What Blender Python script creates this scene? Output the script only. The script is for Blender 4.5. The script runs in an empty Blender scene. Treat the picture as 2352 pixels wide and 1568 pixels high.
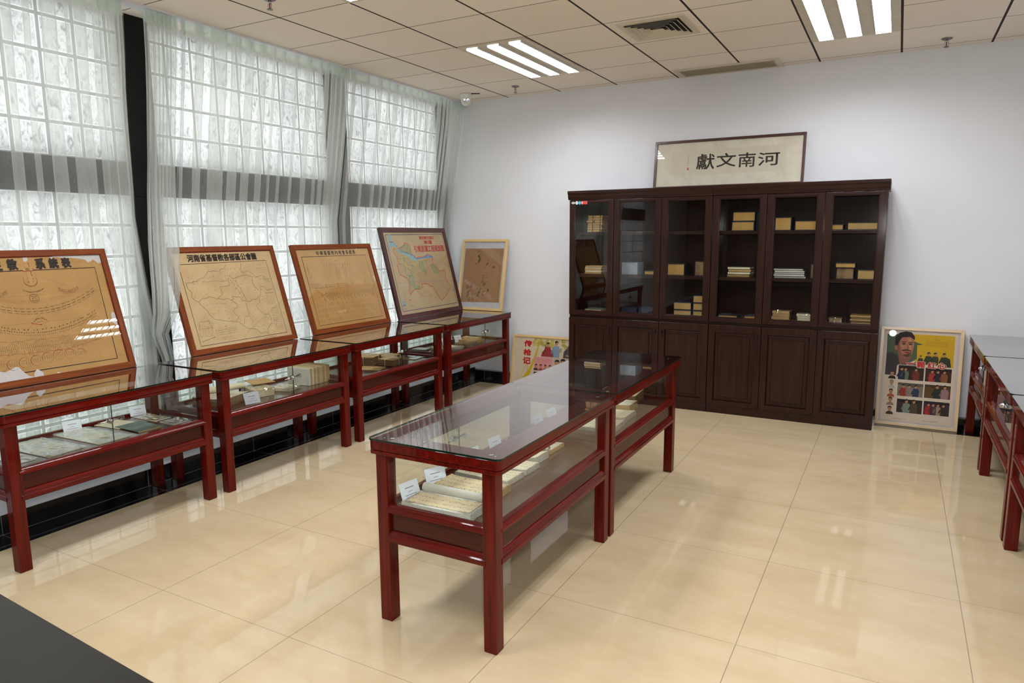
import bpy, bmesh, math, random
from mathutils import Vector, Matrix, noise
random.seed(7)
D = bpy.data
SC = bpy.context.scene
COL = SC.collection
PI = math.pi

# ------------------------------------------------------------------ materials
def lin(c):
    f = lambda v: v / 12.92 if v <= .04045 else ((v + .055) / 1.055) ** 2.4
    return tuple(f(v / 255.) for v in c[:3]) + (1.,)

class NT:
    def __init__(s, name):
        s.m = D.materials.new(name); s.m.use_nodes = True
        s.t = s.m.node_tree; s.t.nodes.clear()
        s.out = s.n('ShaderNodeOutputMaterial')
    def n(s, typ, **kw):
        o = s.t.nodes.new(typ)
        for k, v in kw.items():
            if k.startswith('i_'):
                o.inputs[k[2:].replace('_', ' ')].default_value = v
            else:
                setattr(o, k, v)
        return o
    def l(s, a, b): s.t.links.new(a, b)
    def math(s, op, a, b=None, c=None):
        o = s.n('ShaderNodeMath', operation=op)
        for i, v in enumerate((a, b, c)):
            if v is None: continue
            if isinstance(v, (int, float)): o.inputs[i].default_value = v
            else: s.l(v, o.inputs[i])
        return o.outputs[0]
    def mix(s, fac, a, b, blend='MIX'):
        o = s.n('ShaderNodeMix', data_type='RGBA', blend_type=blend)
        for i, v in ((0, fac), (6, a), (7, b)):
            if isinstance(v, (int, float, tuple)): o.inputs[i].default_value = v
            else: s.l(v, o.inputs[i])
        return o.outputs[2]
    def ramp(s, fac, stops):
        o = s.n('ShaderNodeValToRGB'); s.l(fac, o.inputs[0])
        e = o.color_ramp.elements
        while len(e) < len(stops): e.new(.5)
        for x, (p, c) in zip(e, stops): x.position = p; x.color = c
        return o.outputs[0]
    def obj(s): return s.n('ShaderNodeTexCoord').outputs['Object']
    def mapping(s, vec, scale=(1, 1, 1), loc=(0, 0, 0), rot=(0, 0, 0)):
        o = s.n('ShaderNodeMapping'); s.l(vec, o.inputs[0])
        o.inputs[1].default_value = loc; o.inputs[2].default_value = rot; o.inputs[3].default_value = scale
        return o.outputs[0]
    def noise(s, vec, scale=5, detail=4, rough=.5):
        o = s.n('ShaderNodeTexNoise'); s.l(vec, o.inputs[0])
        o.inputs['Scale'].default_value = scale; o.inputs['Detail'].default_value = detail; o.inputs['Roughness'].default_value = rough
        return o.outputs[0]
    def principled(s, col=None, rough=.5, metal=0., coat=0., coat_rough=.05, spec=.5, ior=1.5):
        p = s.n('ShaderNodeBsdfPrincipled')
        if col is not None:
            if isinstance(col, tuple): p.inputs['Base Color'].default_value = col
            else: s.l(col, p.inputs['Base Color'])
        if isinstance(rough, (int, float)): p.inputs['Roughness'].default_value = rough
        else: s.l(rough, p.inputs['Roughness'])
        p.inputs['Metallic'].default_value = metal
        p.inputs['Coat Weight'].default_value = coat; p.inputs['Coat Roughness'].default_value = coat_rough
        p.inputs['Specular IOR Level'].default_value = spec; p.inputs['IOR'].default_value = ior
        return p
    def done(s, sh): s.l(sh, s.out.inputs[0]); return s.m
    def bump(s, h, strength, dist, p):
        b = s.n('ShaderNodeBump'); s.l(h, b.inputs['Height'])
        b.inputs['Strength'].default_value = strength; b.inputs['Distance'].default_value = dist
        s.l(b.outputs[0], p.inputs['Normal'])

def plain(name, rgb, rough=.5, metal=0., coat=0., spec=.5, var=.06, vs=8., coat_rough=.05):
    t = NT(name)
    n = t.noise(t.obj(), vs, 3)
    c = lin(rgb)
    col = t.ramp(n, [(.3, tuple(v * (1 - var) for v in c[:3]) + (1,)), (.7, tuple(min(1, v * (1 + var)) for v in c[:3]) + (1,))])
    return t.done(t.principled(col, rough, metal, coat, coat_rough, spec).outputs[0])

def wood(name, a, b, axis, rough=.3, coat=1., coat_rough=.06, scale=9., spec=.5):
    t = NT(name)
    sc = [scale * 6] * 3; sc[axis] = scale * .25
    v = t.mapping(t.obj(), tuple(sc))
    w = t.noise(v, 1., 5, .6)
    f = t.noise(t.mapping(t.obj(), tuple(x * 3 for x in sc)), 1., 2)
    h = t.math('ADD', t.math('MULTIPLY', w, .75), t.math('MULTIPLY', f, .25))
    col = t.ramp(h, [(.32, lin(a)), (.66, lin(b))])
    return t.done(t.principled(col, rough, 0., coat, coat_rough, spec).outputs[0])

M = {}
for i, ax in enumerate('xyz'):
    M['red_' + ax] = wood('lacquered_red_wood_' + ax, (54, 6, 2), (106, 16, 6), i, .5, .5, .04, spec=.05)
    M['dark_' + ax] = wood('dark_brown_wood_' + ax, (32, 14, 9), (54, 28, 18), i, .45, .3, .10, spec=.15)
for i, ax in enumerate('xy'): M['apron_' + ax] = wood('brown_red_panel_wood_' + ax, (42, 9, 4), (78, 20, 10), i, .5, .55, .04, spec=.05)
M['deck'] = wood('brown_deck_wood', (58, 27, 20), (98, 52, 38), 1, .25, .7, .06)
M['frame_u'] = wood('brown_frame_wood_across', (98, 44, 12), (144, 72, 26), 0, .5, .1, .2, spec=.15)
M['frame_v'] = wood('brown_frame_wood_upright', (90, 38, 10), (136, 65, 22), 1, .5, .1, .2, spec=.15)
M['maroon_u'] = wood('maroon_frame_wood_across', (58, 18, 20), (86, 30, 32), 0, .35, .4, .15)
M['maroon_v'] = wood('maroon_frame_wood_upright', (54, 16, 18), (80, 27, 28), 1, .35, .4, .15)
M['pine_u'] = wood('pale_frame_wood_across', (222, 184, 120), (240, 206, 146), 0, .45, .2, .2)
M['pine_v'] = wood('pale_frame_wood_upright', (218, 178, 112), (236, 200, 140), 1, .45, .2, .2)
M['birch_u'] = wood('pinkish_pale_frame_wood_across', (226, 194, 148), (238, 210, 168), 0, .4, .3, .2)
M['birch_v'] = wood('pinkish_pale_frame_wood_upright', (224, 190, 144), (236, 206, 164), 1, .4, .3, .2)
M['walnut_u'] = wood('dark_narrow_frame_wood_across', (52, 22, 18), (80, 38, 30), 0, .35, .4, .15)
M['walnut_v'] = wood('dark_narrow_frame_wood_upright', (52, 22, 18), (80, 38, 30), 1, .35, .4, .15)

def glass_mat(name, tint=(1, 1, 1), boost=1.5, rough=0., base=0.):
    t = NT(name)
    fr = t.n('ShaderNodeFresnel'); fr.inputs[0].default_value = 1.5
    geo = t.n('ShaderNodeNewGeometry')
    front = t.math('SUBTRACT', 1., geo.outputs['Backfacing'])
    fac = t.math('MINIMUM', t.math('MULTIPLY', t.math('ADD', t.math('MULTIPLY', fr.outputs[0], boost), base), front), .95)
    tr = t.n('ShaderNodeBsdfTransparent'); tr.inputs[0].default_value = tint + (1,)
    gl = t.n('ShaderNodeBsdfGlossy'); gl.inputs['Roughness'].default_value = rough
    mx = t.n('ShaderNodeMixShader'); t.l(fac, mx.inputs[0]); t.l(tr.outputs[0], mx.inputs[1]); t.l(gl.outputs[0], mx.inputs[2])
    return t.done(mx.outputs[0])
M['glass'] = glass_mat('clear_glass', (.97, .985, .975), 1.5)
M['glass_top'] = glass_mat('thick_clear_glass', (.95, .975, .96), 2.3)
M['pane'] = glass_mat('cabinet_glass', (.96, .97, .96), 1.5)
M['perspex'] = glass_mat('clear_picture_cover', (.985, .985, .985), 1.3)
M['plastic'] = glass_mat('clear_plastic_film', (.93, .93, .92), 2.2, .06, .04)
M['glass_edge'] = plain('green_glass_edge', (10, 34, 26), .1)
M['chrome'] = plain('chrome', (205, 205, 210), .15, 1., var=.02)
M['white_plastic'] = plain('white_plastic', (232, 232, 230), .35)
M['black_plastic'] = plain('black_plastic', (16, 16, 18), .3)
M['black_lens'] = plain('black_lens', (8, 8, 10), .05)
M['card'] = plain('white_card', (238, 240, 246), .5, var=.02)
M['print'] = plain('grey_card_print', (96, 98, 104), .7)
M['vent'] = plain('cream_metal', (214, 204, 182), .45)
M['vent_dark'] = plain('dark_duct', (26, 27, 32), .7)  # shade inside the ducts put into a flat colour; also the seam lines
M['grey_steel'] = plain('dull_steel', (130, 128, 126), .35, .8)
M['red_bulb'] = plain('red_glass_bulb', (150, 24, 18), .2)
M['white_paint'] = plain('white_ledge_paint', (226, 226, 232), .6, var=.03)
M['cream_page'] = None

def tex_paper(name, a, b, scale=6., rough=.65, lines=None):
    t = NT(name)
    n = t.noise(t.obj(), scale, 6, .6)
    col = t.ramp(n, [(.3, lin(a)), (.7, lin(b))])
    return t.done(t.principled(col, rough, spec=.3).outputs[0])
M['paper_old'] = tex_paper('aged_paper', (206, 178, 132), (232, 212, 170), 9)
M['paper_tan'] = tex_paper('tan_paper', (188, 148, 96), (212, 176, 124), 7)
M['paper_brown'] = tex_paper('browned_paper', (112, 84, 58), (176, 142, 102), 14)
M['paper_white'] = tex_paper('pale_paper', (222, 216, 200), (238, 234, 222), 7)
M['paper_cream'] = tex_paper('cream_paper', (226, 210, 172), (240, 228, 198), 7)
M['envelope'] = tex_paper('ochre_envelope_paper', (196, 152, 92), (212, 170, 110), 5)
M['cloth_blue'] = tex_paper('dark_blue_cloth', (34, 40, 56), (54, 62, 82), 40)
M['cloth_grey'] = tex_paper('grey_green_board', (98, 112, 104), (122, 136, 126), 20)
M['cloth_dark'] = tex_paper('dark_board', (38, 40, 42), (62, 64, 64), 30)
M['cloth_pale'] = tex_paper('pale_grey_cloth', (150, 156, 168), (176, 180, 190), 20)
M['seal_red'] = plain('faded_red_ink', (186, 110, 92), .7)
M['twine'] = plain('white_twine', (220, 214, 204), .8)

def edge_pages(name, a, b, axis, scale=160.):
    t = NT(name)
    w = t.n('ShaderNodeTexWave', wave_type='BANDS', bands_direction='XYZ'[axis])
    t.l(t.obj(), w.inputs[0]); w.inputs['Scale'].default_value = scale
    w.inputs['Distortion'].default_value = 2.5; w.inputs['Detail'].default_value = 2.
    n = t.noise(t.obj(), 12, 4)
    f = t.math('ADD', t.math('MULTIPLY', w.outputs[1], .55), t.math('MULTIPLY', n, .45))
    col = t.ramp(f, [(.2, lin(a)), (.75, lin(b))])
    return t.done(t.principled(col, .7, spec=.2).outputs[0])
M['pages_x'] = edge_pages('stacked_page_edges_upright', (176, 132, 70), (222, 178, 106), 0)
M['pages_z'] = edge_pages('stacked_page_edges_flat', (166, 126, 74), (220, 184, 122), 2)
M['pages_brown'] = edge_pages('browned_page_edges', (88, 64, 44), (166, 130, 90), 2, 120.)
M['pages_white'] = edge_pages('white_page_edges', (150, 146, 132), (232, 228, 214), 2, 60.)

def written(name, a, b, sx=60., sy=28.):
    t = NT(name)
    o = t.obj()
    base = t.ramp(t.noise(o, 9, 5, .6), [(.3, lin(a)), (.7, lin(b))])
    sp = t.n('ShaderNodeSeparateXYZ'); t.l(o, sp.inputs[0])
    row = t.math('FRACT', t.math('MULTIPLY', sp.outputs[1], sy))
    inrow = t.math('MULTIPLY', t.math('GREATER_THAN', row, .3), t.math('LESS_THAN', row, .7))
    bl = t.noise(t.mapping(o, (sx * 2.2, sy * 4., 1.)), 1., 2, .6)
    mk = t.math('MULTIPLY', inrow, t.math('GREATER_THAN', bl, .56))
    col = t.mix(t.math('MULTIPLY', mk, .62), base, lin((92, 70, 48)))
    return t.done(t.principled(col, .65, spec=.3).outputs[0])
M['written'] = written('handwritten_aged_paper', (206, 182, 142), (230, 210, 174))
M['written_pale'] = written('handwritten_pale_paper', (220, 204, 172), (236, 224, 196), 50., 34.)

# vertex coloured ink / print
def ink_mat(name, rough=.6, stain=.12):
    t = NT(name)
    a = t.n('ShaderNodeAttribute'); a.attribute_name = 'Ink'
    n = t.noise(t.obj(), 7., 6, .65)
    k = t.ramp(n, [(.3, (1 - stain, 1 - stain * 1.15, 1 - stain * 1.35, 1)), (.65, (1, 1, 1, 1))])
    col = t.mix(1., a.outputs['Color'], k, 'MULTIPLY')
    return t.done(t.principled(col, rough, spec=.25).outputs[0])
M['ink'] = ink_mat('printed_ink', .6, .05)
M['sheet'] = ink_mat('printed_aged_sheet', .6, .16)

# room surfaces
def wall_mat():
    t = NT('white_wall_paint')
    n = t.noise(t.obj(), 1.3, 4)
    col = t.ramp(n, [(.3, lin((234, 235, 238))), (.7, lin((240, 241, 244)))])
    p = t.principled(col, .55, spec=.25)
    t.bump(t.noise(t.obj(), 160, 2), .06, .002, p)
    return t.done(p.outputs[0])
M['wall'] = wall_mat()
M['wall_dark'] = plain('dark_taupe_wall', (92, 80, 72), .7)  # unseen wall behind the camera, coloured dark to dim reflections and fill

def grid_line(t, coord, origin, pitch, half):
    f = t.math('FRACT', t.math('DIVIDE', t.math('SUBTRACT', coord, origin - pitch * 100 - pitch / 2), pitch))
    return t.math('LESS_THAN', t.math('ABSOLUTE', t.math('SUBTRACT', f, .5)), half / pitch)

FS, FX, FY = .759, -1.952, 4.788
def floor_mat():
    t = NT('polished_cream_tile')
    o = t.obj(); sp = t.n('ShaderNodeSeparateXYZ'); t.l(o, sp.inputs[0])
    n1 = t.noise(t.mapping(o, (1.2, 3.2, 1.), rot=(0, 0, .5)), 1.6, 6, .6)
    n2 = t.noise(o, 14, 4, .6)
    f = t.math('ADD', t.math('MULTIPLY', n1, .8), t.math('MULTIPLY', n2, .2))
    col = t.ramp(f, [(.32, lin((198, 175, 137))), (.5, lin((206, 184, 147))), (.68, lin((212, 191, 156)))])
    lx = grid_line(t, sp.outputs[0], FX, FS, .0014); ly = grid_line(t, sp.outputs[1], FY, FS, .001)
    g = t.math('MAXIMUM', lx, ly)
    col = t.mix(t.math('MULTIPLY', g, .8), col, lin((120, 108, 92)))
    r = t.math('ADD', t.math('MULTIPLY', t.noise(o, 3, 3), .02), .018)
    p = t.principled(col, r, spec=.5)
    return t.done(p.outputs[0])
M['floor'] = floor_mat()

CH, CS, CX0, CY0 = 2.89, .575, -3.525, 6.252
def ceil_mat():
    t = NT('ceiling_panels')
    o = t.obj(); sp = t.n('ShaderNodeSeparateXYZ'); t.l(o, sp.inputs[0])
    # slightly different tone for each panel
    cx = t.math('FLOOR', t.math('DIVIDE', t.math('SUBTRACT', sp.outputs[0], CX0), CS))
    cy = t.math('FLOOR', t.math('DIVIDE', t.math('SUBTRACT', sp.outputs[1], CY0), CS))
    cmb = t.n('ShaderNodeCombineXYZ'); t.l(cx, cmb.inputs[0]); t.l(cy, cmb.inputs[1])
    wn = t.n('ShaderNodeTexWhiteNoise'); t.l(cmb.outputs[0], wn.inputs[0])
    col = t.ramp(wn.outputs[0], [(0., lin((246, 236, 222))), (1., lin((251, 242, 229)))])
    lx = grid_line(t, sp.outputs[0], CX0, CS, .0075); ly = grid_line(t, sp.outputs[1], CY0, CS, .0036)
    col = t.mix(ly, col, lin((78, 66, 62))); col = t.mix(lx, col, lin((52, 42, 40)))
    p = t.principled(col, .75, spec=.2)
    return t.done(p.outputs[0])
M['ceiling'] = ceil_mat()

def tile_black():
    t = NT('black_polished_tile')
    o = t.obj(); sp = t.n('ShaderNodeSeparateXYZ'); t.l(o, sp.inputs[0])
    v = t.noise(t.mapping(o, (2, 2, 2)), 3., 6, .7)
    col = t.ramp(v, [(.55, lin((13, 13, 15))), (.8, lin((52, 52, 56)))])
    l = t.math('MAXIMUM', grid_line(t, sp.outputs[1], 2.53, .81, .0018), grid_line(t, sp.outputs[0], -3.0, .81, .0018))
    col = t.mix(l, col, lin((120, 120, 122)))
    return t.done(t.principled(col, .12).outputs[0])
M['tile_black'] = tile_black()
M['black_metal'] = plain('matt_black_steel', (17, 16, 16), .6, spec=.2)
M['desk'] = plain('dark_glossy_desktop', (24, 21, 19), .35, coat=.15, coat_rough=.2, spec=.3, var=.12, vs=5)
M['grout'] = plain('pale_grout', (150, 150, 150), .8)

BZ0 = 1.990
def block_mat():
    t = NT('wavy_glass_blocks')
    o = t.obj(); sp = t.n('ShaderNodeSeparateXYZ'); t.l(o, sp.inputs[0])
    P = .195
    u = t.math('FRACT', t.math('DIVIDE', t.math('ADD', sp.outputs[1], 20 * P), P))
    v = t.math('FRACT', t.math('DIVIDE', t.math('SUBTRACT', sp.outputs[2], BZ0 - 20 * P), P))
    eu = t.math('ABSOLUTE', t.math('SUBTRACT', u, .5)); ev = t.math('ABSOLUTE', t.math('SUBTRACT', v, .5))
    e = t.math('MAXIMUM', eu, ev)
    mortar = t.math('GREATER_THAN', e, .452)
    rim = t.math('MULTIPLY', t.math('GREATER_THAN', e, .418), t.math('SUBTRACT', 1., mortar))
    w = t.n('ShaderNodeTexNoise'); t.l(t.mapping(o, (1, 1, .55)), w.inputs[0])
    w.inputs['Scale'].default_value = 22.; w.inputs['Detail'].default_value = 5.; w.inputs['Distortion'].default_value = 1.6
    big = t.noise(o, 2.2, 3)
    wav = t.ramp(w.outputs[0], [(.3, (.36, .38, .38, 1)), (.43, (.72, .74, .74, 1)), (.56, (.93, .94, .93, 1)), (.66, (.58, .61, .61, 1)), (.78, (.97, .98, .97, 1))])
    col = t.mix(1., wav, t.ramp(big, [(.3, (.75, .76, .76, 1)), (.7, (1, 1, 1, 1))]), 'MULTIPLY')
    col = t.mix(rim, col, (.97, .98, .99, 1)); col = t.mix(mortar, col, (.33, .34, .33, 1))
    tl = t.n('ShaderNodeBsdfTranslucent'); t.l(col, tl.inputs[0])
    gl = t.n('ShaderNodeBsdfGlossy'); gl.inputs['Roughness'].default_value = .12
    mx = t.n('ShaderNodeMixShader'); mx.inputs[0].default_value = .05
    t.l(tl.outputs[0], mx.inputs[1]); t.l(gl.outputs[0], mx.inputs[2])
    return t.done(mx.outputs[0])
M['block'] = block_mat()

def curtain_mat(name, cov, rgb):
    t = NT(name)
    lw = t.n('ShaderNodeLayerWeight'); lw.inputs[0].default_value = .38
    o = t.obj()
    n = t.noise(t.mapping(o, (30, 30, 2)), 1., 3)
    f = t.math('ADD', cov - .06, t.math('MULTIPLY', lw.outputs['Facing'], .52))
    f = t.math('MINIMUM', t.math('ADD', f, t.math('MULTIPLY', n, .12)), .96)
    tr = t.n('ShaderNodeBsdfTransparent'); tr.inputs[0].default_value = (.985, 1, .99, 1)
    di = t.n('ShaderNodeBsdfDiffuse'); di.inputs[0].default_value = lin(rgb)
    tl = t.n('ShaderNodeBsdfTranslucent'); tl.inputs[0].default_value = lin(rgb)
    a = t.n('ShaderNodeMixShader'); a.inputs[0].default_value = .5; t.l(di.outputs[0], a.inputs[1]); t.l(tl.outputs[0], a.inputs[2])
    b = t.n('ShaderNodeMixShader'); t.l(f, b.inputs[0]); t.l(tr.outputs[0], b.inputs[1]); t.l(a.outputs[0], b.inputs[2])
    return t.done(b.outputs[0])
M['curtain'] = curtain_mat('sheer_curtain', .20, (244, 245, 240))
M['hem'] = curtain_mat('curtain_heading', .26, (232, 243, 236))

def emit(name, rgb, s):
    t = NT(name); e = t.n('ShaderNodeEmission'); e.inputs[0].default_value = lin(rgb); e.inputs[1].default_value = s
    return t.done(e.outputs[0])
LAMP = 30.
M['tube'] = emit('bright_tube_panel', (244, 248, 255), LAMP)

# ------------------------------------------------------------------ mesh helpers
class MB:
    def __init__(s): s.v = []; s.f = []; s.mi = []; s.sm = []
    def add(s, vs, fs, m=0, smooth=False):
        b = len(s.v); s.v += [tuple(p) for p in vs]
        for f in fs: s.f.append([b + i for i in f]); s.mi.append(m); s.sm.append(smooth)
        return s
    def box(s, x0, x1, y0, y1, z0, z1, m=0, rot=0., top=None):
        vs = [(x, y, z) for z in (z0, z1) for x, y in ((x0, y0), (x1, y0), (x1, y1), (x0, y1))]
        if rot:
            cx, cy = (x0 + x1) / 2, (y0 + y1) / 2; c, k = math.cos(rot), math.sin(rot)
            vs = [(cx + (x - cx) * c - (y - cy) * k, cy + (x - cx) * k + (y - cy) * c, z) for x, y, z in vs]
        s.add(vs, [[3, 2, 1, 0], [4, 5, 6, 7], [0, 1, 5, 4], [1, 2, 6, 5], [2, 3, 7, 6], [3, 0, 4, 7]], m)
        if top is not None: s.mi[-5] = top
        return s
    def prism(s, poly, z0, z1, m=0, side=None, smooth=False):
        n = len(poly)
        vs = [(x, y, z0) for x, y in poly] + [(x, y, z1) for x, y in poly]
        s.add(vs, [list(range(n))[::-1], [n + i for i in range(n)]], m)
        b = len(s.v) - 2 * n
        for i in range(n):
            j = (i + 1) % n
            s.f.append([b + i, b + j, b + n + j, b + n + i]); s.mi.append(m if side is None else side); s.sm.append(smooth)
        return s
    def ring(s, outer, inner, z0, z1, m=0):
        n = len(outer)
        vs = [(x, y, z) for z in (z0, z1) for p in (outer, inner) for x, y in p]
        fs = []
        for i in range(n):
            j = (i + 1) % n
            fs += [[i, j, 2 * n + j, 2 * n + i], [n + j, n + i, 3 * n + i, 3 * n + j],
                   [2 * n + i, 2 * n + j, 3 * n + j, 3 * n + i], [j, i, n + i, n + j]]
        return s.add(vs, fs, m)
    def sweep(s, prof, a, b, out, m=0, up=(0, 0, 1)):
        a, b, out, up = Vector(a), Vector(b), Vector(out), Vector(up)
        n = len(prof)
        vs = [p + out * d + up * z for p in (a, b) for d, z in prof]
        fs = [[i, (i + 1) % n, n + (i + 1) % n, n + i] for i in range(n)] + [list(range(n))[::-1], [n + i for i in range(n)]]
        return s.add(vs, fs, m)
    def tube(s, pts, r, seg=10, m=0, caps=True, smooth=True):
        pts = [Vector(p) for p in pts]; n = len(pts); vs = []
        for i, p in enumerate(pts):
            d = (pts[min(i + 1, n - 1)] - pts[max(i - 1, 0)]).normalized()
            h = Vector((0, 0, 1)) if abs(d.z) < .9 else Vector((1, 0, 0))
            a = d.cross(h).normalized(); c = d.cross(a)
            rr = r[i] if isinstance(r, (list, tuple)) else r
            vs += [p + (a * math.cos(2 * PI * k / seg) + c * math.sin(2 * PI * k / seg)) * rr for k in range(seg)]
        fs = [[i * seg + k, i * seg + (k + 1) % seg, (i + 1) * seg + (k + 1) % seg, (i + 1) * seg + k] for i in range(n - 1) for k in range(seg)]
        s.add(vs, fs, m, smooth)
        if caps: s.add(vs[:seg], [list(range(seg))], m); s.add(vs[-seg:], [list(range(seg))[::-1]], m)
        return s
    def lathe(s, prof, c=(0, 0, 0), seg=24, m=0, smooth=True):
        vs = [(c[0] + r * math.cos(2 * PI * k / seg), c[1] + r * math.sin(2 * PI * k / seg), c[2] + z) for r, z in prof for k in range(seg)]
        fs = [[i * seg + k, i * seg + (k + 1) % seg, (i + 1) * seg + (k + 1) % seg, (i + 1) * seg + k] for i in range(len(prof) - 1) for k in range(seg)]
        return s.add(vs, fs, m, smooth)
    def ball(s, c, r, m=0, n=12, sc=(1, 1, 1)):
        vs = [(c[0] + sc[0] * r * math.sin(PI * i / n) * math.cos(2 * PI * k / (2 * n)), c[1] + sc[1] * r * math.sin(PI * i / n) * math.sin(2 * PI * k / (2 * n)), c[2] + sc[2] * r * math.cos(PI * i / n)) for i in range(n + 1) for k in range(2 * n)]
        q = 2 * n
        return s.add(vs, [[i * q + k, (i + 1) * q + k, (i + 1) * q + (k + 1) % q, i * q + (k + 1) % q] for i in range(n) for k in range(q)], m, True)
    def build(s, name, mats, parent=None, bevel=0., loc=None, fix=True):
        me = D.meshes.new(name); me.from_pydata(s.v, [], s.f)
        mats = mats if isinstance(mats, (list, tuple)) else [mats]
        for k in mats: me.materials.append(M[k] if isinstance(k, str) else k)
        for p, i, q in zip(me.polygons, s.mi, s.sm): p.material_index = i; p.use_smooth = q
        if fix:
            b = bmesh.new(); b.from_mesh(me); bmesh.ops.remove_doubles(b, verts=b.verts, dist=1e-6); bmesh.ops.recalc_face_normals(b, faces=b.faces); b.to_mesh(me); b.free()
        o = D.objects.new(name, me); COL.objects.link(o)
        if parent: o.parent = parent
        if loc: o.location = loc
        if bevel:
            q = o.modifiers.new('soft_edges', 'BEVEL'); q.width = bevel; q.segments = 2; q.limit_method = 'ANGLE'; q.angle_limit = .6
        return o

LAB = {}
def tag(o, label, cat, group=None):
    o['label'] = label; o['category'] = cat
    if group: o['group'] = group
    return o
def thing(name, label, cat, loc=(0, 0, 0), rz=0., group=None):
    o = D.objects.new(name, None); COL.objects.link(o); o.location = loc; o.rotation_euler = (0, 0, rz); o.empty_display_size = .05
    return tag(o, label, cat, group)
def struct(o, label=None):
    o['kind'] = 'structure'
    if label: o['label'] = label
    return o
def dup(root, loc=None):
    r = root.copy(); COL.objects.link(r)
    if loc: r.location = loc
    for ch in list(root.children):
        c = ch.copy(); COL.objects.link(c); c.parent = r
        for g in list(ch.children):
            d = g.copy(); COL.objects.link(d); d.parent = c
    return r
def rrect(x0, x1, y0, y1, r, seg=5):
    out = []
    for cx, cy, a in ((x1 - r, y1 - r, 0), (x0 + r, y1 - r, 90), (x0 + r, y0 + r, 180), (x1 - r, y0 + r, 270)):
        for k in range(seg + 1):
            t = math.radians(a + 90. * k / seg); out.append((cx + r * math.cos(t), cy + r * math.sin(t)))
    return out

# ------------------------------------------------------------------ room
WY, WX, RX, FYB = 6.36, -4.30, 1.30, -4.2
struct(MB().box(WX - .1, RX + .1, FYB, WY + .1, -.1, 0.).build('floor', 'floor'), 'polished cream tile floor')
struct(MB().box(WX - .1, RX + .1, FYB, WY + .1, CH, CH + .1).build('ceiling', 'ceiling'), 'suspended ceiling of off-white square panels')
struct(MB().box(WX - .1, RX + .1, WY, WY + .12, 0, CH).build('wall_back', 'wall'))
struct(MB().box(RX, RX + .12, FYB, WY, 0, CH).build('wall_right', 'wall'))
struct(MB().box(WX - .1, RX + .1, FYB - .12, FYB, 0, CH).build('wall_front', 'wall_dark'))
struct(MB().box(WX - .15, WX, FYB, WY, 0, .33).box(WX - .15, WX, FYB, WY, CH - .03, CH).box(WX - .15, WX, FYB, -1.2, .33, CH - .03).build('wall_left', 'wall'))
struct(MB().box(WX, -3.965, FYB, WY, 0, .105, 0).box(WX, -3.967, FYB, WY, .105, .109, 1).build('baseboard_left', ['tile_black', 'white_paint']))
struct(MB().box(-3.965, RX, 6.30, WY, 0, .088).build('baseboard_back', 'tile_black'))
struct(MB().box(RX - .02, RX, FYB, 6.30, 0, .088).build('baseboard_right', 'tile_black'))
struct(MB().box(-3.965, -3.768, FYB, 6.30, 0, .0012).box(-3.768, RX - .02, 6.135, 6.30, 0, .0012).build('trim_1', 'tile_black'), 'black polished tile border laid along the floor edge')
struct(MB().box(-3.969, -3.963, FYB, 6.30, .0012, .003).build('trim_2', 'grout'))
# window bays between black steel posts
bays = [(-1.2, 1.0), (1.2, 2.80), (2.99, 4.59), (4.81, 6.22)]
for i, (a, b) in enumerate(bays):
    w = struct(MB().box(WX - .07, WX - .02, a, b, .33, 1.788).box(WX - .07, WX - .02, a, b, BZ0, CH - .03).build('window_%d' % (i + 1), 'block'), 'wavy glass block window bay')
for i, (a, b) in enumerate(((1.0, 1.2), (2.80, 2.99), (4.59, 4.81), (6.22, WY))):
    struct(MB().box(WX - .12, WX + .018, a, b, .109, CH).box(WX + .018, WX + .022, a, b, 1.782, 1.79).box(WX + .018, WX + .022, a, b, 1.975, 1.983).build('trim_%d' % (i + 3), 'black_metal'), 'black steel window post')
struct(MB().box(WX - .1, WX + .005, -1.2, 6.22, 1.788, BZ0).build('trim_7', 'black_metal'), 'black steel cross beam between the glass blocks')
struct(MB().box(-4.12, -4.03, FYB, WY, CH - .012, CH).build('trim_8', 'white_paint'), 'white curtain track along the ceiling edge')

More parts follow.
